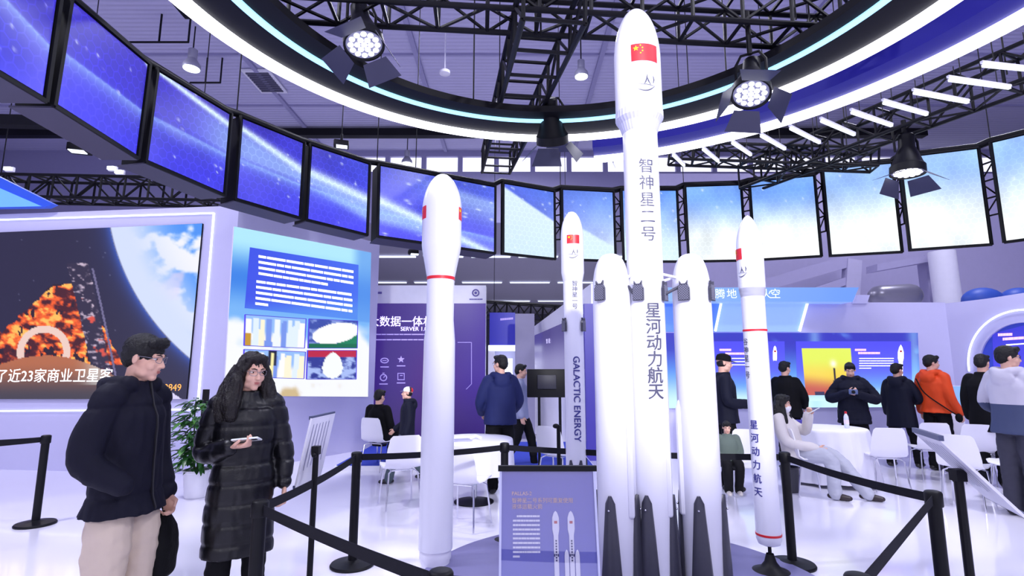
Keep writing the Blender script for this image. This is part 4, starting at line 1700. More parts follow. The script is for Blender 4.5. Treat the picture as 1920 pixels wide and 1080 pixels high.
# left rocket, red band
YL = 4.62
t_, cL, pr, r, zs, zt = slim_rocket('white rocket model with one red band, standing left of the poster stand', YL, (823, 700),
                                    [(395, 36.5), (462, 36.5), (470, 35.5), (523, 25.5), (600, 25.5), (640, 29), (800, 30.5), (1028, 32)], 327, 395, 0)
zb_ = lambda v: atY(960, v, YL).z
i_band = zb_(523)
low = [p for p in pr if p[1] <= i_band + .01]
hi = [p for p in pr if p[1] >= i_band - .01]
MB().lathe(low, cL, 64).build('body', M_rocket, t_, smooth=20)
MB().lathe(hi + nose(r, zs, zt, .52), cL, 64).build('fairing', M_rocket, t_, smooth=40)
MB().lathe([(low[-1][0] + .003, i_band - .012), (low[-1][0] + .004, i_band + .014)], cL, 64).build('red_band', M_red, t_)
rb = low[0][0]
z0_ = low[0][1]
MB().lathe([(rb * .78, 0.0), (rb * .78, .02), (rb * .84, .04), (rb * .84, .055), (rb * .92, .075), (rb * .92, z0_ + .005)], cL, 48).build('base_skirt', M_white, t_)
Rf = rad_at(pr)
faceL = -math.atan2(cL.x, cL.y)
for off, nm in ((-35, 'l'), (35.8, 'r')):
    flag(0, zb_(404), .115, .115, pr[-2][0], faceL + math.asin(off / 37.0), cL, t_)

# right rocket, two red bands, on a black pedestal
YRk = 4.45
t_, cR, pr, r, zs, zt = slim_rocket('white rocket model with two red bands on a black pedestal, right of the boosters', YRk, (1431, 850),
                                    [(472, 23.6), (536, 23.6), (541, 23.4), (557, 20.8), (620, 20.8), (1005, 22.3)], 404, 472, 0)
zc = lambda v: atY(960, v, YRk).z
MB().lathe(pr[:4], cR, 56).build('body', M_rocket, t_, smooth=30)
MB().lathe([p for p in pr if p[1] >= zc(558) - .001] + nose(r, zs, zt, .63), cR, 56).build('fairing', M_rocket, t_, smooth=40)
for v in (620, 1001):
    rr = rad_at(pr)(zc(v))
    MB().lathe([(rr + .003, zc(v) - .007), (rr + .0035, zc(v) + .009)], cR, 56).build('red_band', M_red, t_)
rb = pr[0][0]
MB().lathe([(rb * .55, zc(1022)), (rb * .85, zc(1019)), (rb, zc(1010)), (rb, zc(1004))], cR, 48).build('base_cap', M_rocket, t_)
faceR = -math.atan2(cR.x, cR.y)
flag(0, zc(478), .095, .095, r, faceR + math.asin(-20.5 / 23.6), cR, t_)
rocket_logo(.1, r, faceR + math.asin(-15 / 23.6), zc(512), cR, t_, M_darkink)
st = (zc(640) - zc(702)) / 4
vtext('谷神星一号', .062, st, rad_at(pr)(zc(680)), faceR + math.asin(-17.5 / 21), zc(641), cR, t_, M_darkink, .012)
st = (zc(795) - zc(920)) / 5
vtext('星河动力航天', .075, st, rad_at(pr)(zc(850)), faceR + math.asin(-13 / 21.5), zc(795), cR, t_, M_blueink, .03)
pd = MB().lathe([(.165, 0), (.165, .012), (.15, .03), (.075, .06), (.045, .10), (.028, .16), (.026, zc(1041)), (.014, zc(1040)), (.013, zc(1018))], cR, 48).build('pedestal', M_black, t_, smooth=40)

# slim rocket at the back, left of the boosters
YS = 4.85
t_, cS, pr, r, zs, zt = slim_rocket('slim white rocket model with blue Latin lettering, behind the poster stand', YS, (1077, 700),
                                    [(445, 21), (512, 21.3), (528, 18.2), (700, 18.2), (1000, 19)], 397, 445, PLZ)
ze = lambda v: atY(960, v, YS).z
MB().lathe([(pr[1][0], .10)] + pr[1:3], cS, 56).build('core_stage', M_rocket, t_, smooth=30)
MB().lathe(pr[2:] + nose(r, zs, zt, .50), cS, 56).build('fairing', M_rocket, t_, smooth=40)
MB().lathe([(pr[1][0] * .9, PLZ), (pr[1][0] * .95, .11)], cS, 40).build('engine_skirt', M_dgrey, t_)
faceS = -math.atan2(cS.x, cS.y)
flag(0, ze(453), .117, .08, r, faceS + math.asin(2 / 21), cS, t_)
rocket_logo(.10, r, faceS + math.asin(2 / 21), ze(480), cS, t_, M_darkink)
rs_ = pr[2][0]
st = (ze(534) - ze(576)) / 4
vtext('智神星一号', .052, st, rs_, faceS + math.asin(3 / 18), ze(534), cS, t_, M_darkink, .008)
me = text_verts('GALACTIC ENERGY', .088, .03)
w_ = max(v.co.x for v in me.vertices) - min(v.co.x for v in me.vertices)
k = (ze(668) - ze(826)) / w_
me.transform(Matrix.Diagonal((k, .95, 1, 1)))
wrap_mesh(me, rs_, faceS + math.asin(3.5 / 18), (ze(668) + ze(826)) / 2, cS, rot90=True)
link_mesh('lettering', me, M_blueink, t_, smooth=0)
g0, g1 = ze(622), ze(597)
for off in (-15, 15.5):
    grid_fin(t_, cS, rs_, faceS + math.asin(off / 18.2), g0, .055, g1 - g0)
for a in (-28, 28, 118, 208):
    landing_leg(t_, cS, rs_, faceS + math.radians(a), .05, ze(860), .09, .04)

# ================================================================== STANCHIONS
def stanchion(x, y, label, belts=(), h=.9, tilt=None):
    t_ = empty('barrier_post', (x, y, 0), label, 'barrier post', 'black belt barrier posts')
    MB().lathe([(.176, 0), (.178, .012), (.17, .024), (.10, .034), (.045, .042), (.04, .046)], (x, y, 0), 40).build('base', M_black, t_, smooth=40)
    MB().lathe([(.036, .04), (.036, h - .075)], (x, y, 0), 24).build('pole', M_black, t_, smooth=40)
    MB().lathe([(.043, h - .085), (.045, h - .08), (.045, h - .012), (.04, h - .004), (.03, h)], (x, y, 0), 28).build('belt_head', M_black, t_, smooth=40)
    for (bx, by, sag) in belts:
        a = Vector((x, y, h - .046))
        b = Vector((bx, by, h - .046))
        d = (b - a).normalized()
        a = a + d * .045
        b = b - d * .045
        n = Vector((-d.y, d.x, 0)) * .0015
        mb = MB()
        N = 14
        R_ = []
        for i in range(N + 1):
            k = i / N
            p = a.lerp(b, k) - Vector((0, 0, sag * 4 * k * (1 - k)))
            R_.append([mb.bm.verts.new(p + o) for o in (n + Z_ * .026, n - Z_ * .026, -n - Z_ * .026, -n + Z_ * .026)])
        for A, B in zip(R_, R_[1:]):
            for j in range(4):
                mb.bm.faces.new((A[j], A[(j + 1) % 4], B[(j + 1) % 4], B[j]))
        mb.bm.faces.new(R_[0])
        mb.bm.faces.new(R_[-1][::-1])
        mb.build('belt', M_belt, t_)
    return t_


sA, sB, sC, sE, sF, sG, sH = (-1.35, 3.0), (-1.31, 4.66), (-.07, 5.22), (2.3, 4.66), (2.43, 3.22), (1.19, 1.96), (-.25, 2.0)
stanchion(*sA, 'black barrier post in front of the woman, near left', [(*sB, .02), (*sH, .01)])
stanchion(*sB, 'black barrier post on the left, right of the woman with its round base in view', [(*sC, .015)])
stanchion(*sC, 'black barrier post directly behind the poster stand', [(*sE, .02)])
stanchion(*sE, 'black barrier post behind the pedestal of the right rocket', [(*sF, .02)])
stanchion(*sF, 'black barrier post at the lower right, where two belts meet', [(*sG, .0)])
stanchion(*sG, 'top of a black barrier post at the bottom edge, right of the rockets', [])
stanchion(*sH, 'top of a black barrier post at the bottom edge, left of the poster stand', [(*sG, .02)])
L0 = atZ(66, 984, 0)
stanchion(L0.x, L0.y, 'black barrier post at the far left by the lavender wall', [(-6.6, 5.6, .03), (-6.3, 4.6, .02)])

# ================================================================== POSTER STAND AND SIGN BOARDS
def fposter(s, t):
    C = mixc(rgb(112, 108, 190), rgb(124, 130, 214), t)
    C = mixc(C, rgb(128, 128, 196), np.exp(-((s - .6) / .35) ** 2) * (1 - t) * .5)
    C = mixc(C, rgb(140, 165, 235), smooth01(t, .8, 1) * .5)
    return C


YF = 2.55
a, b = atY(939, 878, YF), atY(1113, 878, YF)
wd = b.x - a.x
ht = .60
tl_ = math.radians(12)
dn = Vector((0, -math.sin(tl_), -math.cos(tl_)))
nF = Vector((0, -math.cos(tl_), math.sin(tl_)))
q = [a, b, b + dn * ht, a + dn * ht]
t_ = empty('poster_stand', ((a.x + b.x) / 2, YF, 0), 'framed violet poster stand with two rocket drawings in front of the rockets', 'sign stand')
MB().slab([p - nF * .004 for p in q], -nF * .018).build('backing_board', M_white, t_, smooth=0)
picture('poster', q, 24, 30, fposter, print_mat('poster_print', .3), t_)
g_ = MB().slab([p + nF * .006 for p in q], nF * .003).build('acrylic_cover', None, t_, smooth=0)
M_ac = bpy.data.materials.new('clear_acrylic')
M_ac.use_nodes = True
nt_ = M_ac.node_tree
out_ = nt_.nodes['Material Output']
nt_.nodes.remove(nt_.nodes['Principled BSDF'])
tr_ = nt_.nodes.new('ShaderNodeBsdfTransparent')
gl_ = nt_.nodes.new('ShaderNodeBsdfGlossy')
gl_.inputs['Roughness'].default_value = .03
mx_ = nt_.nodes.new('ShaderNodeMixShader')
mx_.inputs[0].default_value = .12
nt_.links.new(tr_.outputs[0], mx_.inputs[1])
nt_.links.new(gl_.outputs[0], mx_.inputs[2])
nt_.links.new(mx_.outputs[0], out_.inputs[0])
g_.data.materials.append(M_ac)
mb = MB()
mb.bar(q[0] - X_ * .012 + nF * .004, q[1] + X_ * .012 + nF * .004, .022, .024)
mb.build('top_clip', M_black, t_, smooth=0)
mb = MB()
mb.bar(q[0] + nF * .003, q[3] + nF * .003, .010, .016)
mb.build('side_rail', mat('clear_edge', '#c6c8ea', .2), t_, smooth=0)
mb = MB()
mb.bar(q[1] + nF * .003, q[2] + nF * .003, .010, .016)
mb.build('side_rail', mat('clear_edge', '#c6c8ea', .2), t_, smooth=0)
mb = MB()
mb.bar(q[3] - X_ * .012 + nF * .004, q[2] + X_ * .012 + nF * .004, .022, .024)
mb.build('bottom_clip', M_black, t_, smooth=0)
PF, xF, yF = q[0], X_, -dn
bF = lambda x, y, l=.0015: a + X_ * (x * wd) + dn * (y * wd) + nF * l        # units of poster width
def Ftext(body, x, y, size, m, bold=.0, name='lettering'):
    flat_text(body, size * wd, bF(x, y), X_, -dn, m, t_, name, bold, 'LEFT', .002)


M_fo = mat('poster_orange_ink', '#f8d2c2', .4)
M_fw = mat('poster_white_ink', '#e4e4fa', .4)
Ftext('PALLAS-2', .12, .255, .052, M_fo, .01)
Ftext('智神星二号系列可重复使用', .12, .325, .054, M_fo, .006)
Ftext('液体运载火箭', .12, .385, .054, M_fo, .006)
text_lines(lambda u, v: bF(u / 100, v / 100, .003), t_, M_fw, [(17, 47.5, 41, 47.5)] + [(13, 51.8 + i * 4.2, 41 if i < 8 else 20, 51.8 + i * 4.2) for i in range(9)], hpx=1.9, seed=21)


def drawn_rocket(x, boosters):
    mb = MB()
    def shape(cx, y0, prof, yb):
        L = [bF(cx - r, y, .003) for r, y in prof] + [bF(cx - prof[-1][0], yb, .003), bF(cx + prof[-1][0], yb, .003)] + [bF(cx + r, y, .003) for r, y in prof[::-1]]
        mb.poly(L)
    shape(x, .44, [(.004, .425), (.02, .445), (.035, .49), (.036, .60), (.024, .66)], 1.29)
    o = mb.build('rocket_drawing', M_fw, t_, smooth=0)
    if boosters:
        for s in (-1, 1):
            mb = MB()
            shape(x + s * .055, .8, [(.003, .79), (.018, .815), (.022, .85)], 1.29)
            mb.build('booster_drawing', M_fw, o, smooth=0)
    MB().poly([bF(x - .016, .52, .005), bF(x + .016, .52, .005), bF(x + .016, .545, .005), bF(x - .016, .545, .005)]).build('flag_drawing', mat('poster_red_ink', '#c06068', .4), o, smooth=0)
    mb = MB()
    for i in range(8):
        yy = .70 + i * .026
        mb.poly([bF(x - .008, yy, .005), bF(x + .008, yy, .005), bF(x + .008, yy + .016, .005), bF(x - .008, yy + .016, .005)])
    for s in (-1, 1):
        mb.poly([bF(x + s * .019 - .007, .83, .005), bF(x + s * .019 + .007, .83, .005), bF(x + s * .019 + .007, .855, .005), bF(x + s * .019 - .007, .855, .005)])
    mb.build('marking_drawing', mat('poster_dark_ink', '#50507e', .4), o, smooth=0)


drawn_rocket(.575, False)
drawn_rocket(.735, True)
# stand behind the poster
cx_ = (a.x + b.x) / 2
mid = (q[0] + q[2]) / 2 - nF * .03
MB().sweep([(cx_, mid.y + .03, .02), (cx_, mid.y + .03, mid.z)], .018, 10, False).build('pole', M_black, t_)
MB().lathe([(.15, 0), (.15, .015), (.03, .03)], (cx_, mid.y + .03, 0), 32).build('base', M_black, t_)
MB().box((cx_, mid.y + .015, mid.z), (.12, .04, .08)).build('bracket', M_black, t_)


def board(label, q, pole_top, lines=True):
    """sheet board carried on a pole: q = four corners"""
    ax1 = (q[1] - q[0]).normalized()
    ax2 = (q[3] - q[0]).normalized()
    n = ax1.cross(ax2).normalized()
    if n.z < 0:
        n = -n
    base = Vector((pole_top.x, pole_top.y, 0))
    t_ = empty('sign_board', base, label, 'sign stand')
    MB().slab(q, -n * .012).build('board', M_white, t_, smooth=0)
    MB().bar(q[0], q[1], .02, .024).build('top_clip', mat('clip_slate', '#4a5070', .4), t_, smooth=0)
    MB().bar(q[3], q[2], .016, .02).build('bottom_clip', mat('clip_slate', '#4a5070', .4), t_, smooth=0)
    if lines:
        mb = MB()
        rs = random.Random(5)
        for i in range(6):
            k = .12 + i * .13
            p0 = q[0].lerp(q[1], k)
            p1 = q[3].lerp(q[2], k)
            A, B = p0.lerp(p1, .1), p0.lerp(p1, .9 - .2 * rs.random())
            w2 = (q[1] - q[0]) * .022
            for l_ in (.002, -.014):      # printed on both sides
                mb.poly([A + n * l_, B + n * l_, B + n * l_ + w2, A + n * l_ + w2])
        mb.build('printed_text', mat('grey_ink', '#8c8cb4', .5), t_, smooth=0)
    MB().sweep([(base.x, base.y, .02), pole_top - Z_ * .02], .02, 10, False).build('pole', M_black, t_)
    MB().lathe([(.14, 0), (.14, .014), (.03, .03)], base, 32).build('base', M_black, t_)
    MB().bar(pole_top - Z_ * .02, pole_top + Z_ * .035, .05, .05).build('bracket', M_black, t_)
    MB().ell(pole_top - ax1 * .03 - Z_ * .02, (.018, .018, .018)).build('knob', M_black, t_)
    return t_


nr = [atY(582, 784, 3.7), atY(551, 914, 3.7)]
fr = [p + Vector((0.02, .42, 0.0)) for p in nr]
board('white information board on a thin pole, seen edge on right of the woman', [nr[0], fr[0], fr[1], nr[1]], (nr[0] + nr[1]) / 2 + Vector((.075, .05, .0)), True)
q = [atY(1714, 806, 2.9), atY(1765, 822, 2.55), atY(1924, 968, 2.5), atY(1851, 930, 2.85)]
board('white information board on a thin pole, sloping at the lower right edge', q, (q[0] + q[1] + q[2] + q[3]) / 4 + Vector((-.04, .0, -.035)), True)
p = atY(1047, 797, 5.6)
t_ = empty('hook_pole', (p.x, 5.6, 0), 'thin black pole with a hook top left of the slim rocket', 'pole')
MB().sweep([(p.x, 5.6, .02), (p.x, 5.6, p.z)], .02, 10, False).build('pole', M_black, t_)
MB().ell((p.x - .025, 5.6, p.z - .01), (.035, .03, .025)).build('hook', M_black, t_)
MB().lathe([(.14, 0), (.14, .014), (.03, .03)], (p.x, 5.6, 0), 32).build('base', M_black, t_)
# ================================================================== SPOTLIGHTS WITH BARN DOORS
M_lens = mat('par_lens_glow', '#ffffff', .3, emit='#ffffff', strength=3.0)
M_door = mat('barn_door_paint', '#3a3a55', .45)
M_doorw = mat('barn_door_wood_reflection', '#b09a80', .6)


def par_lamp(u, v, Y, rpx, aim, label, hang_z, roll=0.0, energy=0, doors=((0, 35), (90, 40), (180, 35), (270, 45)), fl=1.0, fold=True):
    """can lamp: aim = point it shines at"""
    P = atY(u, v, Y)
    r = rpx / FPX * depth(P)
    d = (Vector(aim) - P).normalized()          # out of the lens
    x, y = frame(d)
    T = Matrix(((x.x, y.x, d.x, P.x), (x.y, y.y, d.y, P.y), (x.z, y.z, d.z, P.z), (0, 0, 0, 1))) @ Matrix.Rotation(roll, 4, 'Z')
    t_ = empty('spotlight', P, label, 'spotlight', 'barn door spotlights on the trusses')
    hs_ = MB().lathe([(r * .42, -r * 3.0), (r * .5, -r * 2.9), (r * .52, -r * 2.0), (r * .62, -r * 1.75), (r * .98, -r * .7), (r * 1.1, -r * .55), (r * 1.12, 0), (r * 1.02, 0), (r * 1.0, -r * .15)], (0, 0, 0), 28).xf(T).build('housing', M_black, t_)
    mb = MB()
    # cluster of LED lenses
    mb.lathe([(r * .2, -r * .14), (r * .98, -r * .14), (r * .98, -r * .10)], (0, 0, 0), 28)
    mb.xf(T).build('lens_plate', mat('par_lens_plate', '#50506a', .3, emit='#c8c8ff', strength=.25), t_)
    mb = MB()
    for ring_, n in ((0, 1), (.36, 6), (.72, 12)):
        for i in range(n):
            a = 2 * PI * i / max(n, 1)
            mb.ell((ring_ * r * math.cos(a), ring_ * r * math.sin(a), -r * .06), (r * .165, r * .165, r * .06), sub=2)
    mb.xf(T).build('led_cluster', M_lens, t_)
    for k, (ang, op) in enumerate(doors):
        R_ = Matrix.Rotation(math.radians(ang), 4, 'Z')
        mb = MB()
        if (T.to_3x3() @ (R_.to_3x3() @ Vector((0, 1, 0)))).dot((Ov - P).normalized()) > .55 and fold:
            op = 64                 # the flap on the visitor's side points at the visitor
        o = math.radians(op)
        L = r * 1.25 * fl
        w0, w1 = r * .72, r * 1.05
        up_ = Vector((0, math.sin(o), math.cos(o)))
        b0 = Vector((0, r * 1.08, .02))
        q = [b0 + Vector((-w0, 0, 0)), b0 + Vector((w0, 0, 0)), b0 + Vector((w1, 0, 0)) + up_ * L, b0 + Vector((-w1, 0, 0)) + up_ * L]
        mb.slab(q, Vector((0, .006, 0)))
        mb.xf(T @ R_).build('barn_door', M_door, t_, smooth=0)
    # yoke and hanging pole
    mb = MB()
    top = Vector((P.x, P.y, 0)) - d * r * 1.5
    c = P - d * r * 1.6
    hx = x * (r * .85)
    zt_ = max(hang_z, c.z + r * 1.6)
    mb.sweep([c - hx, c - hx + Z_ * r * .9, c - hx * .6 + Z_ * r * 1.5, c + hx * .6 + Z_ * r * 1.5, c + hx + Z_ * r * .9, c + hx], r * .09, 6, False)
    mb.build('yoke', M_black, t_, smooth=50)
    MB().sweep([c + Z_ * r * 1.45, (c.x, c.y, zt_)], r * .16, 8, False).build('clamp_pole', M_black, t_)
    if energy:
        ld = bpy.data.lights.new('spot_beam', 'SPOT')
        ld.energy = energy
        ld.spot_size = math.radians(50)
        ld.spot_blend = .6
        ld.shadow_soft_size = r * .8
        ld.color = (.95, .95, 1)
        lo = bpy.data.objects.new('spot_beam', ld)
        col.objects.link(lo)
        lo.location = P + d * r * .15
        lo.rotation_euler = d.to_track_quat('-Z', 'Y').to_euler()
    return t_


par_lamp(683, 86, 5.2, 34, atY(683, 86, 5.2) + Vector((.25, -.28, -1.2)), 'large lit spotlight with barn doors at the top, left of the centre truss', 5.3, .5, 90, doors=((-62, 18), (28, 22), (118, 50), (208, 62)))
par_lamp(1408, 178, 5.3, 32, atY(1408, 178, 5.3) + Vector((-.3, -.45, -1.2)), 'lit spotlight with barn doors hanging right of the tallest rocket', 5.5, .3, 90, doors=((-40, 14), (50, 30), (140, 55), (230, 40)))
par_lamp(1036, 268, 7.2, 27, atY(1036, 268, 7.2) + Vector((.15, .9, -1.2)), 'spotlight with barn doors on the black ring, seen from behind', 5.0, .2, 0, fl=1.0, fold=False)
par_lamp(1702, 326, 8.0, 26, atY(1702, 326, 8.0) + Vector((-.1, -.02, -1.2)), 'small lit spotlight with barn doors above the right hand screens', 5.5, .5, 90, doors=((-50, 12), (40, 40), (130, 50), (220, 30)))
# far floodlights by the left screens
for (u, v), s_, lb in (((150, 279), 1.0, 'black floodlight under the leftmost screens'), ((640, 271), .8, 'dark moving head lamp just above the fifth screen'), ((775, 473), .55, 'small dark lamp below the double width screen')):
    P = atY(u, v, 11.6)
    t_ = empty('floodlight', P, lb, 'floodlight')
    MB().box(P, (.42 * s_, .3 * s_, .2 * s_), rz=.3, bev=.03).build('housing', M_black, t_)
    MB().box(P + Vector((.04, -.1 * s_, -.11 * s_)), (.3 * s_, .2 * s_, .02), rz=.3).build('lens', M_led2, t_)
    mb = MB()
    mb.sweep([P + Vector((0, 0, .1 * s_)), P + Vector((0, 0, .3 * s_))], .03, 8)
    mb.build('bracket', M_black, t_)
    cable(P + Z_ * .3 * s_, t_)
for (u, v), lb in (((190, 292), 'tiny glowing wall lamp beneath the second screen'), ((208, 315), 'tiny glowing wall lamp beneath the third screen, left one'), ((222, 322), 'tiny glowing wall lamp beneath the third screen, right one'), ((14, 316), 'glowing lamp at the left edge above the blue header')):
    P = atY(u, v, 16.0)
    t_ = empty('wall_lamp', P, lb, 'lamp')
    MB().box(P, (.22, .08, .12), bev=.02).build('diffuser', M_led2, t_)
    MB().box(P + Vector((0, .09, 0)), (.26, .1, .16), bev=.02).build('housing', M_white, t_)

# ================================================================== FURNITURE
def make_chair(label, group='white shell chairs'):
    t_ = empty('shell_chair', (0, 0, 0), label, 'chair', group)
    # shell: swept sheet, front (-y) to the top of the back (+y)
    prof = [(-.235, .425), (-.20, .452), (-.1, .452), (.03, .437), (.12, .438), (.18, .475), (.215, .56), (.24, .68), (.262, .80), (.268, .83)]
    wid = [.17, .205, .225, .225, .22, .215, .215, .205, .18, .15]
    mb = MB()
    rows = []
    for (y, z), w_ in zip(prof, wid):
        row = []
        for i in range(9):
            s = -1 + i / 4
            lift = .022 * s * s
            back = z > .5
            row.append(mb.bm.verts.new((w_ * s, y - (.03 * s * s if back else 0), z + (0 if back else lift))))
        rows.append(row)
    for A, B in zip(rows, rows[1:]):
        for i in range(8):
            mb.bm.faces.new((A[i], A[i + 1], B[i + 1], B[i]))
    bmesh.ops.recalc_face_normals(mb.bm, faces=mb.bm.faces)
    me = bpy.data.meshes.new('seat_shell')
    # thicken
    bmesh.ops.solidify(mb.bm, geom=list(mb.bm.faces), thickness=.014)
    mb.bm.to_mesh(me)
    mb.bm.free()
    link_mesh('seat_shell', me, M_plast, t_, local=True, smooth=50)
    for sx in (-1, 1):
        for sy in (-1, 1):
            MB().sweep([(sx * .13, sy * .10, .425), (sx * .17, sy * .15, .40), (sx * .20, sy * .21, .012)], .010, 8).build('leg', M_chrome, t_, local=True)
    mb = MB()
    mb.sweep([(-.13, -.1, .425), (.13, -.1, .425), (.13, .1, .425), (-.13, .1, .425)], .009, 6, closed=True)
    mb.build('seat_frame', M_chrome, t_, local=True)
    return t_


chair0 = None


def chair(x, y, rz, label, s=1.0):
    global chair0
    if chair0 is None:
        o = chair0 = make_chair(label)
    else:
        o = copy_tree(chair0)
        o['label'] = label
    o.location = (x, y, 0)
    o.rotation_euler = (0, 0, rz)
    o.scale = (s, s, s)
    return o


chair(-1.32, 6.55, -2.7, 'white shell chair left of the red banded rocket, behind the belt')
chair(-.48, 5.75, 2.75, 'white shell chair right of the red banded rocket, in front of the round table')
chair(.62, 7.5, 2.5, 'white shell chair under the television, left of the slim rocket')
chair(4.95, 7.35, 2.9, 'white shell chair right of the nearest clothed table, nearest the belt')
chair(5.35, 6.55, 2.2, 'white shell chair in front of the sloping board, nearest the visitor')
chair(6.05, 8.0, 2.9, 'white shell chair behind the sloping board, below the man in the orange jacket')
chair(6.55, 7.75, 2.6, 'white shell chair to the right below the orange jacket')
chair(6.15, 6.75, -1.2, 'white shell chair beneath the right hand table, behind the sloping board')
chair(2.85, 6.75, -.6, 'white shell chair with the seated child, right of the right booster')
chair(3.82, 7.15, 1.45, 'white shell chair under the seated woman in the beige jacket')


def drape(name, label, x, y, r, z, zb, folds, m, cat='tablecloth', flare=1.12, amp=.035, ph=0.0):
    mb = MB()
    seg = 96
    rings = []
    for rr, zz, a_ in ((.001, z + .004, 0), (r * .6, z + .004, 0), (r * .985, z + .004, 0), (r * 1.005, z - .004, 0), (r * 1.012, z - .03, .2)):
        rings.append((rr, zz, a_))
    n = 10
    for i in range(1, n + 1):
        k = i / n
        rings.append((r * (1.012 + (flare - 1.012) * k), z - .03 + (zb - z + .03) * k, .2 + .8 * k))
    R_ = []
    for rr, zz, a_ in rings:
        row = []
        for i in range(seg):
            a = 2 * PI * i / seg
            w_ = amp * a_ * (math.sin(folds * a + ph) + .45 * math.sin((folds * 2 + 3) * a + 1.7 * ph + 1))
            row.append(mb.bm.verts.new((x + (rr + w_) * math.cos(a), y + (rr + w_) * math.sin(a), zz + .012 * a_ * math.sin(3 * a))))
        R_.append(row)
    for A, B in zip(R_, R_[1:]):
        for i in range(seg):
            mb.bm.faces.new((A[i], A[(i + 1) % seg], B[(i + 1) % seg], B[i]))
    mb.bm.faces.new(R_[0])
    return tag(mb.build(name, m, org=(x, y, z), smooth=60), label, cat)


M_cloth = mat('white_tablecloth', '#ecebf8', .8, var=.01)
M_ttop = mat('table_top_white', '#f0f0fa', .35)


def table(x, y, r, label, pedestal=True, z=.74):
    t_ = empty('round_table', (x, y, 0), label, 'table', 'round white tables')
    MB().lathe([(r - .01, z - .03), (r, z - .025), (r, z - .005), (r - .008, z)], (x, y, 0), 48).build('table_top', M_ttop, t_)
    MB().lathe([(.035, .03), (.035, z - .03)], (x, y, 0), 16).build('pedestal', M_chrome, t_)
    MB().lathe([(.24, 0), (.24, .012), (.10, .03), (.04, .04)], (x, y, 0), 40).build('base', M_black, t_)
    return t_


tx = (-.46, 6.75)
table(*tx, .46, 'round white table with black base disc, behind the red banded rocket')
drape('tablecloth', 'short white cloth over the round table behind the red banded rocket', *tx, .465, .745, .36, 9, M_cloth, amp=.015, flare=1.04)
tx2 = (4.55, 7.95)
table(*tx2, .50, 'round table beneath the long white cloth, beside the seated woman')
drape('tablecloth', 'long white draped cloth on the table beside the seated woman', *tx2, .52, .745, .05, 11, M_cloth, amp=.03, flare=1.16, ph=.8)
tx3 = (7.25, 7.95)
table(*tx3, .50, 'round table at the right, behind the sloping board and chairs')
drape('tablecloth', 'white cloth on the table at the right behind the sloping board', *tx3, .52, .745, .30, 10, M_cloth, amp=.02, flare=1.08, ph=2.0)

# things on the tables
P_ = (-.62, 6.5, .755)
t_ = tag(MB().box((P_[0], P_[1], .758), (.26, .18, .012), rz=.4).build('leaflet', mat('grey_leaflet', '#a8a8c8', .5), org=P_), 'flat grey leaflet lying on the round table behind the red banded rocket', 'leaflet')
tag(MB().sweep([(-.5, 6.62, .765), (-.44, 6.66, .785), (-.38, 6.62, .765)], .02, 8).build('tissue', M_white, org=(-.45, 6.62, .755)), 'crumpled white tissue on the round table behind the red banded rocket', 'tissue')


def bottle(x, y, z, label, capc):
    t_ = empty('water_bottle', (x, y, z), label, 'bottle', 'water bottles with red labels')
    MB().lathe([(.026, 0), (.032, .01), (.032, .14), (.028, .165), (.014, .195), (.013, .205)], (x, y, z), 20).build('body', mat('clear_bottle', '#dfe4f4', .15), t_)
    MB().lathe([(.0335, .055), (.0335, .115)], (x, y, z), 20).build('paper_label', capc, t_)
    MB().lathe([(.015, .2), (.016, .205), (.016, .225), (.012, .23)], (x, y, z), 16).build('cap', M_red, t_)


P = atY(1593, 812, 7.8)
bottle(P.x, 7.85, .752, 'white and red water bottle in front of the man taking a picture', mat('bottle_label_white', '#f4e4ea', .4))
P = atY(1517, 812, 7.8)
bottle(P.x, 7.85, .752, 'clear water bottle with red label beside the seated woman', mat('bottle_label_red', '#d84a58', .4))
P = atY(1503, 808, 7.95)
tag(MB().box((P.x, 8.0, .80), (.12, .09, .10), bev=.008).build('gift_box', mat('violet_box', '#4a44a8', .4), org=(P.x, 8.0, .752)), 'small violet box on the cloth table, left of the clear bottle', 'box')
# waste bin beneath the seated woman
P = atZ(1468, 915, 0)
t_ = empty('waste_bin', (P.x, 7.3, 0), 'dark grey waste bin behind the foot of the right rocket', 'bin')
MB().lathe([(.10, 0), (.115, .30), (.125, .31), (.12, .32), (.108, .315), (.095, .02)], (P.x, 7.3, 0), 28).build('bucket', mat('bin_grey', '#34343f', .5), t_)
# small stand with a blue tinted display
P = atY(1790, 745, 9.0)
t_ = empty('kiosk', (P.x, 9.0, 0), 'small pale blue display on a white stand, right of the orange jacket', 'kiosk')
MB().box((P.x, 9.0, P.z), (.30, .04, .38), bev=.01).build('frame', M_white, t_)
picture('screen_picture', [Vector((P.x - .14, 8.975, P.z + .18)), Vector((P.x + .14, 8.975, P.z + .18)), Vector((P.x + .14, 8.975, P.z - .18)), Vector((P.x - .14, 8.975, P.z - .18))], 12, 12,
        lambda s, t: mixc(rgb(150, 170, 240), rgb(110, 190, 250), fbm(s, t, 4, 4, 3)), M_wide, t_)
MB().box((P.x, 9.03, (P.z - .19) / 2), (.22, .10, P.z - .19), bev=.01).build('pedestal', M_white, t_)

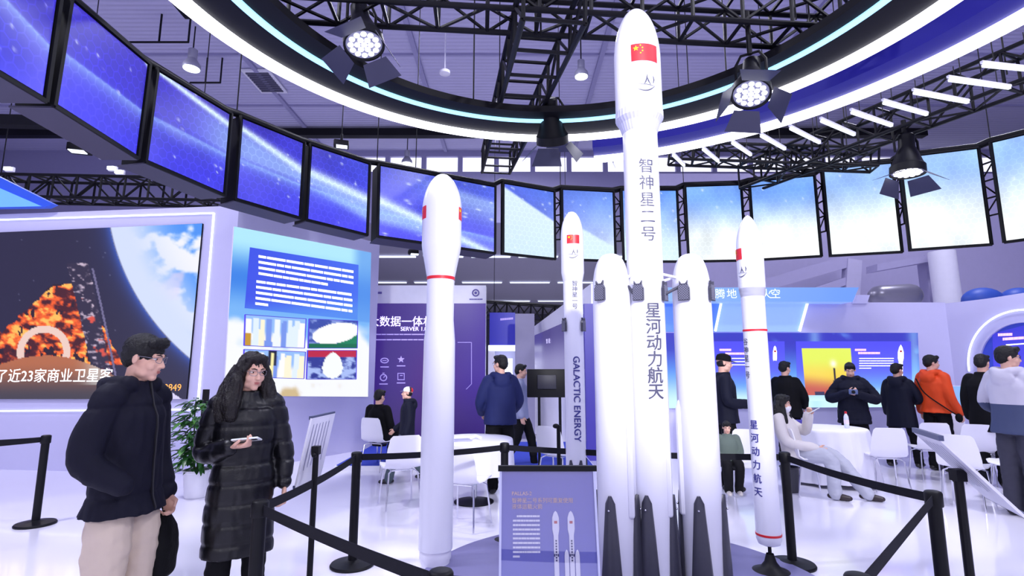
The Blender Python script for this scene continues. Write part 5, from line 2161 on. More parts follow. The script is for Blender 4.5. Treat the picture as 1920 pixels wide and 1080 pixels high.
# ================================================================== POTTED PLANT
P = atZ(366, 932, 0)
t_ = empty('potted_plant', (P.x, P.y, 0), 'leafy green plant in a white pot between the man and the woman', 'plant')
px_, py_ = P.x, P.y
MB().lathe([(.115, 0), (.125, .01), (.155, .30), (.165, .31), (.165, .335), (.15, .335), (.14, .27)], (px_, py_, 0), 36).build('pot', M_white, t_)
MB().lathe([(.142, .27), (.142, .28)], (px_, py_, 0), 24).build('soil', mat('soil', '#2c241f', .9, bump=.5), t_)
mb = MB()
rs = random.Random(11)
stems = []
for i in range(9):
    a = rs.uniform(0, 2 * PI)
    l_ = rs.uniform(.04, .13)
    h_ = rs.uniform(.85, 1.22)
    pts = [Vector((px_ + .03 * math.cos(a), py_ + .03 * math.sin(a), .27)), Vector((px_ + l_ * math.cos(a), py_ + l_ * math.sin(a), .6)), Vector((px_ + l_ * 1.4 * math.cos(a), py_ + l_ * 1.4 * math.sin(a), h_))]
    mb.sweep(pts, [.009, .008, .005], 6)
    stems.append(pts)
mb.build('stem', mat('plant_stem', '#3f5a2c', .6), t_)


def leaf_mesh(mb, p, d, L, W, droop):
    x, y = frame(d)
    rows = []
    for i in range(6):
        k = i / 5
        w_ = W * math.sin(PI * min(1, k * .9 + .08)) ** .8
        c = p + d * (L * k) - Z_ * (droop * L * k * k)
        rows.append((c - x * w_ + Z_ * w_ * .3, c, c + x * w_ + Z_ * w_ * .3))
    V = [[mb.bm.verts.new(q) for q in r] for r in rows]
    for A, B in zip(V, V[1:]):
        for i in range(2):
            mb.bm.faces.new((A[i], A[i + 1], B[i + 1], B[i]))


M_leaf = mat('glossy_leaf', '#2c5a2a', .35, var=.45, nscale=9)
M_leaf2 = mat('young_leaf', '#4f8a3a', .4, var=.3, nscale=9)
for nm, m_, n in (('foliage', M_leaf, 300), ('young_foliage', M_leaf2, 70)):
    mb = MB()
    for i in range(n):
        z = rs.uniform(.33, 1.2)
        rad = .31 * math.sin(PI * min(1, max(0, (z - .16) / 1.18))) ** .6 + .03
        a = rs.uniform(0, 2 * PI)
        k = rs.uniform(.3, .85)
        p = Vector((px_ + rad * k * math.cos(a), py_ + rad * k * math.sin(a), z))
        d = Vector((math.cos(a + rs.uniform(-.5, .5)), math.sin(a + rs.uniform(-.5, .5)), rs.uniform(-.35, .55))).normalized()
        leaf_mesh(mb, p, d, rs.uniform(.10, .17), rs.uniform(.025, .042), rs.uniform(.2, .7))
    o = mb.build(nm, m_, t_, smooth=80)
    o['kind'] = 'stuff'
# dark red bag beside the pot, thin black post behind the plant
P = atZ(399, 920, 0)
t_ = empty('gift_bag', (P.x, P.y, 0), 'dark red paper bag on the floor right of the plant pot', 'bag')
MB().box((P.x, P.y, .12), (.12, .08, .24), bev=.006).build('body', mat('dark_red_paper', '#8a1f34', .5), t_)
MB().sweep([(P.x - .03, P.y, .24), (P.x - .02, P.y, .31), (P.x + .02, P.y, .31), (P.x + .03, P.y, .24)], .004, 6).build('handle', M_red, t_)
P = atY(387, 730, 7.7)
t_ = empty('slim_post', (P.x, 7.7, 0), 'slim black post standing behind the potted plant', 'post')
MB().box((P.x, 7.7, P.z / 2), (.075, .05, P.z), bev=.004).build('pole', M_black, t_)
MB().lathe([(.16, 0), (.16, .015), (.05, .025)], (P.x, 7.7, 0), 32).build('base', M_black, t_)
# ================================================================== PEOPLE
M_skin = mat('skin', '#e0b09a', .5, var=.05, nscale=14)
M_eyew = mat('eye_white', '#e8e4e2', .3)
M_iris = mat('iris_dark', '#20140f', .2)
M_brow = mat('brow_hair', '#241c1a', .8)
M_lip = mat('lip', '#b86c66', .5)
M_hair = mat('black_hair', '#0a090b', .55, spec=.4, var=.3, nscale=40, bump=.4, bscale=160)
M_hairb = mat('dark_brown_hair', '#120c0d', .5, spec=.4, var=.4, nscale=30, bump=.4, bscale=140)
M_glass = mat('glasses_rim', '#8c8c98', .25, .6)
M_glassd = mat('dark_glasses_rim', '#2a2a32', .3)
M_shoe = mat('black_shoe', '#1c1a1e', .45)


def spl(pts, n=5):
    """Catmull-Rom through points"""
    P = [Vector(p) for p in pts]
    if len(P) < 3:
        return P
    out = []
    Q = [P[0] * 2 - P[1]] + P + [P[-1] * 2 - P[-2]]
    for i in range(1, len(Q) - 2):
        for j in range(n):
            t = j / n
            a, b, c, d = Q[i - 1], Q[i], Q[i + 1], Q[i + 2]
            out.append(.5 * ((2 * b) + (c - a) * t + (2 * a - 5 * b + 4 * c - d) * t * t + (3 * b - a - 3 * c + d) * t ** 3))
    out.append(P[-1])
    return out


def lerp_r(rs, n):
    xs = np.linspace(0, 1, len(rs))
    return [float(v) for v in np.interp(np.linspace(0, 1, n), xs, rs)]


def fuse(mb, name, voxel=.01, it=3, disp=None, post=None):
    """weld overlapping forms into one continuous skin"""
    me = mb.mesh(name)
    o = bpy.data.objects.new(name, me)
    col.objects.link(o)
    r = o.modifiers.new('remesh', 'REMESH')
    r.mode = 'VOXEL'
    r.voxel_size = voxel
    if it:
        s = o.modifiers.new('smooth', 'SMOOTH')
        s.factor = .5
        s.iterations = it
    dg = bpy.context.evaluated_depsgraph_get()
    dg.update()
    m2 = bpy.data.meshes.new_from_object(o.evaluated_get(dg))
    bpy.data.objects.remove(o)
    bpy.data.meshes.remove(me)
    if disp is not None:
        n = len(m2.vertices)
        co = np.empty(n * 3, np.float32)
        m2.vertices.foreach_get('co', co)
        co = co.reshape(-1, 3)
        no = np.array([v.vector[:] for v in m2.vertex_normals], np.float32).reshape(-1, 3)
        d = np.array([disp(Vector(p)) for p in co], np.float32)
        co = co + no * d[:, None]
        m2.vertices.foreach_set('co', co.ravel())
        m2.update()
    if post is not None:
        post(m2)
    m2.name = name
    return m2


def wrinkle(amp, k=7.0, seams=None, sz=.02, sa=.010, zref=0.0, stretch=2.2, seed=0.0):
    def f(p):
        q = Vector((p.x * k + seed, p.y * k, p.z * k / stretch + seed))
        d = amp * (mnoise.noise(q) + .5 * mnoise.noise(q * 2.3))
        if seams:
            ph = ((p.z - zref) / seams) % 1.0
            e = min(ph, 1 - ph) * seams
            d -= sa * math.exp(-(e / sz) ** 2)
            d += .6 * amp * mnoise.noise(Vector((math.atan2(p.y, p.x) * 5, p.z * 9, seed + 3)))
        return d
    return f


def hand_forms(mb, wr, d, pn, thumb, curl=.5, s=1.0, spread=.0185):
    """palm, four unequal bent fingers and a thumb leaving the side of the palm"""
    d = Vector(d).normalized()
    pn = Vector(pn)
    pn = (pn - d * pn.dot(d)).normalized()
    sd = d.cross(pn).normalized()
    if sd.dot(Vector(thumb)) < 0:
        sd = -sd
    wr = Vector(wr)
    mb.sweep([wr - d * .02 * s, wr + d * .02 * s, wr + d * .05 * s, wr + d * .085 * s], [.025 * s, .031 * s, .037 * s, .036 * s], 10, True, .42, up=pn)
    for i, L in enumerate((.070, .078, .073, .057)):
        b = wr + d * (.086 - .004 * abs(i - 1.2)) * s + sd * (.0285 - spread * i) * s
        pts = [b - d * .012 * s, b]
        a = 0.0
        for fr, bend in ((.45, .55), (.31, .95), (.24, .7)):
            a += curl * bend * (1 + .08 * i)
            v = d * math.cos(a) + pn * math.sin(a) + sd * (.06 - .045 * i) * (1 - curl)
            pts.append(pts[-1] + v.normalized() * L * fr * s)
        mb.sweep(pts, [.0095 * s, .0095 * s, .009 * s, .0083 * s, .0072 * s], 8)
    tb = wr + d * .028 * s + sd * .026 * s
    t1 = tb + (d * .65 + sd * .7 + pn * .25).normalized() * .042 * s
    t2 = t1 + (d * .9 + sd * (.35 - .4 * curl) + pn * (.2 + .5 * curl)).normalized() * .034 * s
    mb.sweep([tb - sd * .012 * s, tb, t1, t2], [.013 * s, .0135 * s, .011 * s, .009 * s], 8)


STAND = dict(PEL=(0, 0, .94), NECK=(0, .015, 1.44), HEAD=(0, -.012, 1.60),
             SHL=(.165, .012, 1.375), ELL=(.215, .03, 1.12), WRL=(.22, -.03, .885),
             SHR=(-.165, .012, 1.375), ELR=(-.215, .03, 1.12), WRR=(-.22, -.03, .885),
             HIL=(.088, 0, .90), KNL=(.098, -.012, .50), ANL=(.10, .02, .085),
             HIR=(-.088, 0, .90), KNR=(-.098, -.012, .50), ANR=(-.10, .02, .085))
SIT = dict(PEL=(0, 0, .52), NECK=(0, .05, 1.02), HEAD=(0, .03, 1.18),
           SHL=(.18, .05, .97), ELL=(.225, .0, .72), WRL=(.12, -.22, .62),
           SHR=(-.18, .05, .97), ELR=(-.225, .0, .72), WRR=(-.12, -.22, .62),
           HIL=(.09, -.02, .51), KNL=(.11, -.43, .52), ANL=(.11, -.42, .085),
           HIR=(-.09, -.02, .51), KNR=(-.11, -.43, .52), ANR=(-.11, -.42, .085))
PEOPLE = {}


def person(key, label, u, Y, h, phi, coat, trousers, joints=None, base=STAND, head=0.0, nod=.08, hair='short', hair_m=None, glasses=None,
           hands='LR', vox=.0085, shoes=None, fine=False, foot=(0, 0), curl=.5, pn=None, thumbs=None, face=True, skin=None, mask=False, legs=1.0, z0=0.0):
    J = {k: Vector(v) for k, v in base.items()}
    for k, v in (joints or {}).items():
        J[k] = Vector(v)
    s = h / 1.72
    P = atY(u, 700, Y)
    az = math.degrees(math.atan2(P.x, Y))
    th = math.radians(phi - az)
    S = Matrix.Diagonal((s, s, s, 1))
    skin = skin or M_skin
    # ---- head frame
    HM = Matrix.Translation(J['HEAD']) @ Matrix.Rotation(math.radians(head), 4, 'Z') @ Matrix.Rotation(nod, 4, 'X') @ Matrix.Diagonal((.93, .93, .93, 1))
    # ---- body: one continuous surface
    b = MB()
    hd = MB()
    hd.ell((0, .015, .035), (.075, .095, .092), sub=3)
    hd.ell((0, -.03, -.035), (.058, .066, .084), sub=3)
    hd.ell((0, -.066, -.096), (.026, .024, .022))
    for sx in (-1, 1):
        hd.ell((sx * .034, -.056, -.03), (.03, .032, .034))
        hd.ell((sx * .040, -.02, -.075), (.024, .04, .03))
        hd.sweep([(sx * .012, -.086, .030), (sx * .046, -.072, .030)], .011, 8)
        hd.ell((sx * .077, .012, -.004), (.010, .02, .033), Matrix.Rotation(sx * .35, 4, 'Z'))
        hd.ell((sx * .011, -.104, -.029), (.009, .010, .008))
    hd.sweep([(0, -.084, .018), (0, -.098, -.006), (0, -.108, -.026)], [.008, .010, .0125], 8)
    hd.ell((0, -.088, -.060), (.021, .009, .011))
    hd.xf(HM)
    tmp = hd.mesh('h')
    b.bm.from_mesh(tmp)
    bpy.data.meshes.remove(tmp)
    hb = HM @ Vector((0, .02, -.05))
    b.sweep([hb, hb.lerp(J['NECK'], .5), J['NECK']], [.052, .053, .062], 12)
    pel, nk = J['PEL'], J['NECK']
    sp = lambda t: pel.lerp(nk, t)
    b.loft([(*sp(t), rx, ry) for t, rx, ry in ((-.16, .12, .08), (-.05, .155, .095), (.15, .14, .09), (.35, .13, .085), (.62, .15, .10), (.84, .155, .095), (.93, .12, .075), (1.0, .06, .055))], 20)
    for sd in 'LR':
        pts = spl([J['SH' + sd], J['EL' + sd], J['WR' + sd]], 6)
        b.sweep(pts, lerp_r([.052, .048, .040, .036, .027], len(pts)), 10)
        pts = spl([J['HI' + sd], J['KN' + sd], J['AN' + sd]], 6)
        b.sweep(pts, lerp_r([.082, .072, .055, .05, .038], len(pts)), 10)
        fdir = Vector((0, -1, 0))
        if base is SIT or (J['AN' + sd].z > .12):
            pass
        b.sweep([J['AN' + sd] + Vector((0, .01, -.03)), J['AN' + sd] + fdir * .1 + Vector((0, 0, -.055))], [.035, .026], 8)
        if sd in hands:
            d = (J['WR' + sd] - J['EL' + sd]).normalized()
            sg = 1 if sd == 'L' else -1
            p_ = (pn or {}).get(sd, (-sg, 0, 0))
            t_ = (thumbs or {}).get(sd, (0, -1, 0))
            hand_forms(b, J['WR' + sd] + d * .015, (pn or {}).get('d' + sd, d), p_, t_, curl)
    b.xf(S)
    me = fuse(b, 'person', vox * s if not fine else .0058, 2)
    body = link_mesh('person', me, skin, smooth=70)
    body.location = (P.x, Y, z0)
    body.rotation_euler = (0, 0, th)
    tag(body, label, 'person')
    PEOPLE[key] = (body, s, J, HM)

    def kid(mb_or_me, name, m, smooth=70):
        me = mb_or_me
        if isinstance(me, MB):
            me.xf(S)
            me = me.mesh(name)
        return link_mesh(name, me, m, body, local=True, smooth=smooth)
    # ---- face details
    if face:
        for sx in (-1, 1):
            e = MB().ell((sx * .031, -.0712, .011), (.0135, .010, .0058)).xf(HM)
            eo = kid(e, 'eye', M_eyew)
            e = MB().ell((sx * .031 + .001, -.0785, .0108), (.0055, .0038, .0052)).xf(HM).xf(S)
            link_mesh('iris', e.mesh('iris'), M_iris, eo, local=True)
            e = MB().sweep([(sx * .013, -.0925, .032), (sx * .030, -.0895, .038), (sx * .048, -.078, .034)], [.0035, .0042, .0022], 6).xf(HM)
            kid(e, 'eyebrow', M_brow)
        if not mask:
            e = MB().ell((0, -.0945, -.0565), (.020, .005, .0038)).ell((0, -.0935, -.0645), (.016, .0055, .0048)).xf(HM)
            kid(e, 'lips', M_lip)
        else:
            e = MB().loft([(0, -.03, -.115, .045, .055), (0, -.036, -.09, .062, .072), (0, -.04, -.05, .066, .080), (0, -.04, -.02, .05, .078)], 24)
            kid(e.xf(HM), 'face_mask', M_white)
    if glasses is not None:
        g = MB()
        for sx in (-1, 1):
            ring_ = [(sx * .033 + .025 * math.copysign(abs(math.cos(a)) ** .7, math.cos(a)), -.100 + .012 * abs(.0 + math.cos(a)) * (1 if sx * math.cos(a) > 0 else .1), .010 + .0175 * math.copysign(abs(math.sin(a)) ** .7, math.sin(a))) for a in np.linspace(0, 2 * PI, 21)[:-1]]
            g.sweep(ring_, .0016, 6, closed=True)
            g.sweep([(sx * .058, -.090, .016), (sx * .079, -.04, .017), (sx * .082, .01, .014)], .0018, 6)
        g.sweep([(-.009, -.101, .014), (0, -.104, .016), (.009, -.101, .014)], .0016, 6)
        kid(g.xf(HM), 'glasses', glasses)
    # ---- hair
    hm = hair_m or M_hair
    if hair in ('short', 'tuft', 'long', 'bob'):
        mb = MB()
        big = 1.0 if hair != 'tuft' else 1.06
        mb.ell((0, .022, .052), (.083 * big, .101 * big, .088 * big), sub=3)
        mb.ell((0, .055, .010), (.077, .070, .085), sub=3)
        mb.sweep([(-.055, -.045, .098), (0, -.062, .105), (.055, -.045, .098)], [.026, .030, .026], 8)
        for sx in (-1, 1):
            mb.ell((sx * .072, -.012, .045), (.014, .034, .034))
        if hair == 'tuft':
            mb.sweep([(-.06, -.05, .10), (0, -.075, .105), (.06, -.05, .10)], [.03, .034, .03], 8)
        if hair == 'bob':
            for sx in (-1, 1):
                mb.sweep([(sx * .07, 0, .05), (sx * .085, .0, -.03), (sx * .07, .0, -.10)], [.03, .035, .02], 10)
            mb.ell((0, .06, -.04), (.085, .06, .09))
        if hair == 'long':
            mb.sweep([(0, -.015, .128), (-.05, -.055, .085), (-.078, -.055, .02)], [.02, .022, .014], 8)
            mb.sweep([(0, -.015, .128), (.05, -.055, .085), (.078, -.055, .02)], [.02, .022, .014], 8)
            for sx in (-1, 1):
                mb.sweep([(sx * .07, .0, .06), (sx * .092, -.012, -.03), (sx * .118, -.03, -.13), (sx * .14, -.06, -.22), (sx * .135, -.08, -.28)], [.035, .044, .058, .062, .045], 12)
                mb.sweep([(sx * .07, .04, .0), (sx * .115, .04, -.12), (sx * .165, .0, -.23), (sx * .175, -.03, -.30)], [.05, .062, .06, .04], 12)
            mb.ell((0, .08, -.12), (.12, .05, .20))
        mb.xf(HM).xf(S)
        amp = .004 if hair != 'long' else .007

        def hdisp(p):
            return amp * (mnoise.noise(Vector((p.x * 55, p.y * 55, p.z * (70 if hair != 'long' else 14)))) + .6 * mnoise.noise(Vector((p.x * 130, p.y * 130, p.z * 30))))
        me = fuse(mb, 'hair', (.006 if fine else .008) * s, 2, hdisp)
        link_mesh('hair', me, hm, body, local=True, smooth=70)
    if hair == 'cap':
        mb = MB().ell((0, .03, .0), (.078, .075, .075), sub=3).xf(HM).xf(S)
        link_mesh('hair', fuse(mb, 'hair', .008 * s, 1), hm, body, local=True, smooth=70)
    # ---- trousers
    if trousers is not None:
        tm, loose = trousers[0], trousers[1]
        mb = MB()
        mb.loft([(*(pel + Vector((0, 0, z))), rx, ry) for z, rx, ry in ((-.13, .12, .09), (-.06, .15, .108), (.03, .148, .105), (.12, .135, .098))], 20)
        for sd in 'LR':
            a = J['AN' + sd]
            k_ = J['KN' + sd]
            tip = a + (a - k_).normalized() * .015
            pts = spl([J['HI' + sd], k_, tip], 7)
            mb.sweep(pts, lerp_r([min(.088 * loose, .088), .092 * loose, .078 * loose, .07 * loose, .064 * loose], len(pts)), 14)
        mb.xf(S)
        me = fuse(mb, 'trousers', .011 * s if not fine else .009, 3, wrinkle(.009 * s, 9, seed=len(key) * 1.7, stretch=.7))
        link_mesh('trousers', me, tm, body, local=True, smooth=70)
    # ---- shoes
    for sd in 'LR':
        a = J['AN' + sd]
        fd = Vector((foot[0], -1, 0)).normalized()
        mb = MB()
        zf = max(0.0, a.z - .085)
        bz = Vector((a.x, a.y, zf + .042))
        mb.sweep([bz - fd * .055, bz, bz + fd * .08, bz + fd * .15 - Z_ * .006], [.040, .046, .048, .038], 12, True, .85)
        mb.sweep([bz + Z_ * .01, Vector((a.x, a.y + .01, zf + .11))], [.043, .044], 12)
        me = fuse(mb.xf(S), 'shoe', .009 * s, 2)
        for v in me.vertices:
            if v.co.z < (zf + .006) * s:
                v.co.z = zf * s
        link_mesh('shoe', me, shoes or M_shoe, body, local=True, smooth=60)
    # ---- coat
    if coat is not None:
        c = dict(m=None, hem=.78, w=1.0, flare=1.06, hood=False, seams=None, cuff=.062, sl=.066, waist=1.0, collar=True, amp=.008, sa=.010, dep=1.0)
        c.update(coat)
        mb = MB()
        W, D = c['w'], c['dep']
        L_ = (nk - pel).length
        th_ = (c['hem'] - pel.z) / L_ if base is STAND else -.12
        rings = []
        for t, rx, ry in ((th_, .186 * c['flare'], .138 * c['flare']), (th_ * .5, .186 * (1 + (c['flare'] - 1) * .5), .136), (0, .180, .130), (.27, .168 * c['waist'], .126 * c['waist']), (.5, .172, .128), (.72, .176, .128), (.86, .160, .110), (.945, .112, .088), (1.02, .080, .078), (1.09, .076, .076)):
            p = pel + (nk - pel) * t
            if t < 0:
                p = Vector((pel.x, pel.y, pel.z + L_ * t))
            rings.append((p.x, p.y + (.0 if t < .95 else -.004), p.z, rx * W, ry * W * D))
        if not c['collar']:
            rings = rings[:-1]
        mb.loft(rings, 28, 2.3)
        for sd in 'LR':
            wr = J['WR' + sd].lerp(J['EL' + sd], .02)
            sh = J['SH' + sd]
            inn = Vector((sh.x * .72, sh.y, sh.z + .012))
            pts = spl([inn, sh, J['EL' + sd], wr], 6)
            mb.sweep(pts, lerp_r([.07, c['sl'] * 1.10, c['sl'] * 1.04, c['sl'], c['sl'] * .93, c['cuff']], len(pts)), 14)
        if c['hood']:
            p = nk
            mb.sweep(spl([p + Vector((.085, -.05, .025)), p + Vector((.105, .03, .03)), p + Vector((.07, .095, .02)), p + Vector((0, .115, .0)), p + Vector((-.07, .095, .02)), p + Vector((-.105, .03, .03)), p + Vector((-.085, -.05, .025))], 5), .042, 10)
            mb.ell(p + Vector((0, .115, -.05)), (.115, .055, .095))
        mb.xf(S)
        me = fuse(mb, 'coat', .012 * s if not fine else .0095, 3, wrinkle(c['amp'] * s, 8, c['seams'] * s if c['seams'] else None, .013 * s, c['sa'] * s, zref=c.get('zref', 0) * s, seed=len(label) * .31))
        co_ = link_mesh('coat', me, c['m'], body, local=True, smooth=70)
        if c.get('m2'):
            # lower half of a two tone jacket, or a second colour
            co_.data.materials.append(c['m2'])
            zc_ = c['split'] * s
            for pl_ in co_.data.polygons:
                if pl_.center.z < zc_:
                    pl_.material_index = 1
        if c.get('placket'):
            zs = np.linspace(nk.z + .03, c['hem'] + .02, 12)
            mbp = MB()
            # follow the front surface
            from mathutils.bvhtree import BVHTree
            bv = BVHTree.FromPolygons([v.co.copy() for v in co_.data.vertices], [list(p.vertices) for p in co_.data.polygons])
            pts = []
            for z in zs:
                hit = bv.ray_cast(Vector((c['placket'] * s, -1, z * s)), Vector((0, 1, 0)))
                if hit[0] is not None:
                    pts.append(hit[0] + Vector((0, -.002, 0)))
            if len(pts) > 2:
                mbp.sweep(pts, .011 * s, 8, True, .5, up=Vector((1, 0, 0)))
                link_mesh('front_placket', mbp.mesh('p'), mat('coat_placket', '#0e0d18', .6), body, local=True)
    return body


def at_person(key, p):
    body, s, J, HM = PEOPLE[key]
    return body.location + Matrix.Rotation(body.rotation_euler.z, 3, 'Z') @ (Vector(p) * s)


def dir_person(key, d):
    return Matrix.Rotation(PEOPLE[key][0].rotation_euler.z, 3, 'Z') @ Vector(d)


def phone(key, p, n, up, label, cm, name='smartphone', cat='phone', wh=(.074, .15)):
    """slab with a screen: p in the holder's own frame, n = screen normal, up = long axis"""
    P = at_person(key, p)
    n = dir_person(key, n).normalized()
    up = dir_person(key, up)
    up = (up - n * up.dot(n)).normalized()
    x = up.cross(n)
    T = Matrix(((x.x, up.x, n.x, P.x), (x.y, up.y, n.y, P.y), (x.z, up.z, n.z, P.z), (0, 0, 0, 1)))
    t_ = empty(name, P, label, cat)
    MB().box((0, 0, 0), (wh[0], wh[1], .009), bev=.003).xf(T).build('body', cm, t_)
    MB().box((0, 0, .005), (wh[0] * .92, wh[1] * .94, .001)).xf(T).build('display', mat('phone_display', '#dfe8ec', .2, emit='#cfe0e0', strength=.5), t_, smooth=0)
    MB().box((wh[0] * .2, wh[1] * .32, -.0055), (wh[0] * .4, wh[0] * .4, .003), bev=.001).xf(T).build('camera_bump', M_black, t_)
    return t_


M_navy = mat('navy_down_fabric', '#0c0c1f', .75, spec=.25, var=.08, bump=.12, bscale=220)
M_blackpuff = mat('black_glossy_quilt', '#0b0b11', .38, spec=.4, var=.1, bump=.08, bscale=120)
M_bluejk = mat('blue_jacket_fabric', '#1d2556', .7, spec=.25, var=.08, bump=.1, bscale=200)
M_dknavy = mat('dark_navy_fabric', '#0d1024', .75, spec=.25, var=.1, bump=.1, bscale=200)
M_blackcl = mat('black_cloth', '#09090d', .8, spec=.2, var=.1, bump=.1, bscale=200)
M_orange = mat('orange_shell_fabric', '#e24a18', .55, spec=.3, var=.08, bump=.1, bscale=160)
M_greyw = mat('pale_grey_fabric', '#c2bfce', .7, var=.05, bump=.1, bscale=200)
M_slate = mat('slate_blue_fabric', '#3c4668', .7, var=.06, bump=.1, bscale=200)
M_beigejk = mat('beige_puffer', '#d6d0ce', .55, var=.04, bump=.1, bscale=160)
M_khaki = mat('beige_trousers', '#c9b8a8', .8, var=.05, bump=.12, bscale=260)
M_blacktr = mat('black_trousers', '#0d0d12', .8, spec=.2, var=.1, bump=.1, bscale=200)
M_greytr = mat('grey_trousers', '#3c3c4a', .75, spec=.25, var=.08, bump=.1, bscale=200)
M_lgreytr = mat('light_grey_trousers', '#b4b6c4', .75, var=.06, bump=.1, bscale=200)
M_green = mat('grey_green_knit', '#5c6a62', .8, var=.08, bump=.2, bscale=160)

# 1 man in navy parka
person('man', 'man in glasses, navy hooded parka and beige trousers, carrying a black bag', 258, 3.0, 1.775, 50,
       dict(m=M_navy, hem=.815, w=1.02, flare=1.14, hood=True, sl=.074, cuff=.058, amp=.009, placket=.02, seams=.44, zref=.915, sa=.007),
       (M_khaki, 1.16), joints=dict(ELR=(-.235, .03, 1.11), WRR=(-.19, -.14, .985), ELL=(.235, .04, 1.11), WRL=(.235, -.045, .87), HEAD=(0, -.035, 1.60)),
       head=12, nod=.20, hair='tuft', glasses=M_glass, hands='L', fine=True, curl=1.0)
# 2 woman in long puffer coat
person('woman', 'woman with long dark hair in a long black puffer coat, holding a phone', 468, 3.45, 1.695, 6,
       dict(m=M_blackpuff, hem=.50, w=1.04, flare=1.06, waist=.93, sl=.068, cuff=.05, seams=.115, amp=.007, sa=.008, collar=True),
       (M_blacktr, .92), joints=dict(ELR=(-.225, .03, 1.11), WRR=(-.10, -.225, 1.16), ELL=(.235, .04, 1.10), WRL=(.245, -.02, .89), HEAD=(.01, -.03, 1.60)),
       head=20, nod=.20, hair='long', hair_m=M_hairb, glasses=M_glass, fine=True, curl=.75,
       pn={'R': (.25, -.1, .9), 'dR': (.75, -.55, .12), 'L': (-1, 0, 0)}, thumbs={'R': (-.3, -.8, .4)})
# 3 man in blue jacket, back to us
person('blue', 'person in a blue jacket seen from behind, left of the slim rocket', 938, 7.25, 1.77, -168,
       dict(m=M_bluejk, hem=.84, w=1.16, flare=.98, hood=True, sl=.074, amp=.007, seams=None), (M_blacktr, 1.1),
       joints=dict(ELR=(-.25, -.02, 1.14), WRR=(-.2, -.2, .98), ELL=(.25, -.02, 1.14), WRL=(.2, -.2, .98)), head=38, nod=0, hands='LR', glasses=M_glassd)
# 4 man behind, walking right
person('grey', 'person in a pale jacket and black trousers walking right, behind the blue jacket', 976, 8.9, 1.66, 85,
       dict(m=mat('pale_blue_grey_fabric', '#9aa0c0', .7), hem=.82, w=.98, amp=.006), (M_blacktr, 1.0),
       joints=dict(KNL=(.09, -.16, .52), ANL=(.09, -.22, .09), KNR=(-.09, .06, .5), ANR=(-.09, .26, .12)), nod=.12)
# 5 child with white, black and red cap
person('kid', 'child in a navy jacket with a white, black and red cap, walking left', 766, 7.9, 1.33, -88,
       dict(m=M_dknavy, hem=.78, w=1.08, amp=.008, hood=True), (mat('grey_green_trousers', '#4c5a62', .8), 1.25),
       joints=dict(KNL=(.09, -.2, .54), ANL=(.09, -.3, .09), KNR=(-.09, .08, .5), ANR=(-.09, .36, .12), ELR=(-.24, .02, 1.12), WRR=(-.2, -.2, .93)), nod=-.05, hair='cap')
body, s, J, HM = PEOPLE['kid']
t_ = MB()
t_.loft([(0, .015, .035, .082, .102), (0, .015, .075, .080, .100), (0, .015, .105, .066, .084), (0, .015, .128, .035, .045), (0, .015, .134, .006, .008)], 32).xf(HM)
t_.xf(Matrix.Diagonal((s, s, s, 1)))
cap = link_mesh('cap', t_.mesh('cap'), mat('cap_white', '#eceaf0', .6), body, local=True)
cap.data.materials.append(mat('cap_black', '#15141a', .6))
cap.data.materials.append(M_red)
iv = HM.inverted()
for pl_ in cap.data.polygons:
    q_ = iv @ (Vector(pl_.center) / s)
    pl_.material_index = 2 if q_.y > .075 else (1 if q_.y > .03 else 0)
t_ = MB().poly([(-.06, -.075, .04), (-.045, -.125, .032), (0, -.15, .03), (.045, -.125, .032), (.06, -.075, .04)], (0, 0, .006)).xf(HM).xf(Matrix.Diagonal((s, s, s, 1)))
link_mesh('visor', t_.mesh('visor'), mat('cap_visor', '#8078a0', .6), cap, local=True, smooth=0)
# 6 dark seated figure at the purple wall
person('dark', 'person in black sitting against the purple stand, left of the capped child', 716, 8.75, 1.66, 140,
       dict(m=M_blackcl, w=1.05, amp=.006), (M_blacktr, 1.05), base=SIT, nod=.15)
c_ = chair(-2.06, 8.68, 0, 'white shell chair under the person in black by the purple stand')
c_.rotation_euler.z = PEOPLE['dark'][0].rotation_euler.z
b_ = PEOPLE['dark'][0]
c_.location = (b_.location.x, b_.location.y, 0)
# 7 man with cap, right of the booster
person('capman', 'person in a navy jacket and black cap looking at a phone, beside the right booster', 1357, 7.4, 1.79, 100,
       dict(m=M_dknavy, hem=.84, w=1.12, amp=.007), (M_blacktr, 1.1),
       joints=dict(ELR=(-.24, .0, 1.12), WRR=(-.12, -.27, 1.08), ELL=(.24, .0, 1.12), WRL=(.14, -.28, 1.06)), nod=.15, hair='cap', curl=.7,
       pn={'R': (.5, 0, .8), 'L': (-.5, 0, .8)}, thumbs={'R': (-.4, -.5, .6), 'L': (.4, -.5, .6)})
body, s, J, HM = PEOPLE['capman']
t_ = MB().loft([(0, .015, .03, .083, .103), (0, .015, .075, .082, .102), (0, .015, .11, .07, .09), (0, .015, .132, .04, .05), (0, .015, .138, .006, .008)], 32).xf(HM).xf(Matrix.Diagonal((s, s, s, 1)))
cap = link_mesh('cap', t_.mesh('cap'), M_blackcl, body, local=True)
t_ = MB().poly([(-.065, -.075, .04), (-.05, -.135, .034), (0, -.165, .03), (.05, -.135, .034), (.065, -.075, .04)], (0, 0, .006)).xf(HM).xf(Matrix.Diagonal((s, s, s, 1)))
link_mesh('visor', t_.mesh('visor'), M_blackcl, cap, local=True, smooth=0)
# 8 man in black, back
person('blackback', 'person in a black jacket seen from behind, right of the right rocket', 1472, 9.1, 1.71, 168,
       dict(m=M_blackcl, hem=.80, w=1.2, amp=.006), (M_blacktr, 1.1), joints=dict(ELL=(.26, -.02, 1.14), WRL=(.22, -.18, .98), ELR=(-.26, -.02, 1.14), WRR=(-.22, -.18, .98)), head=-28)
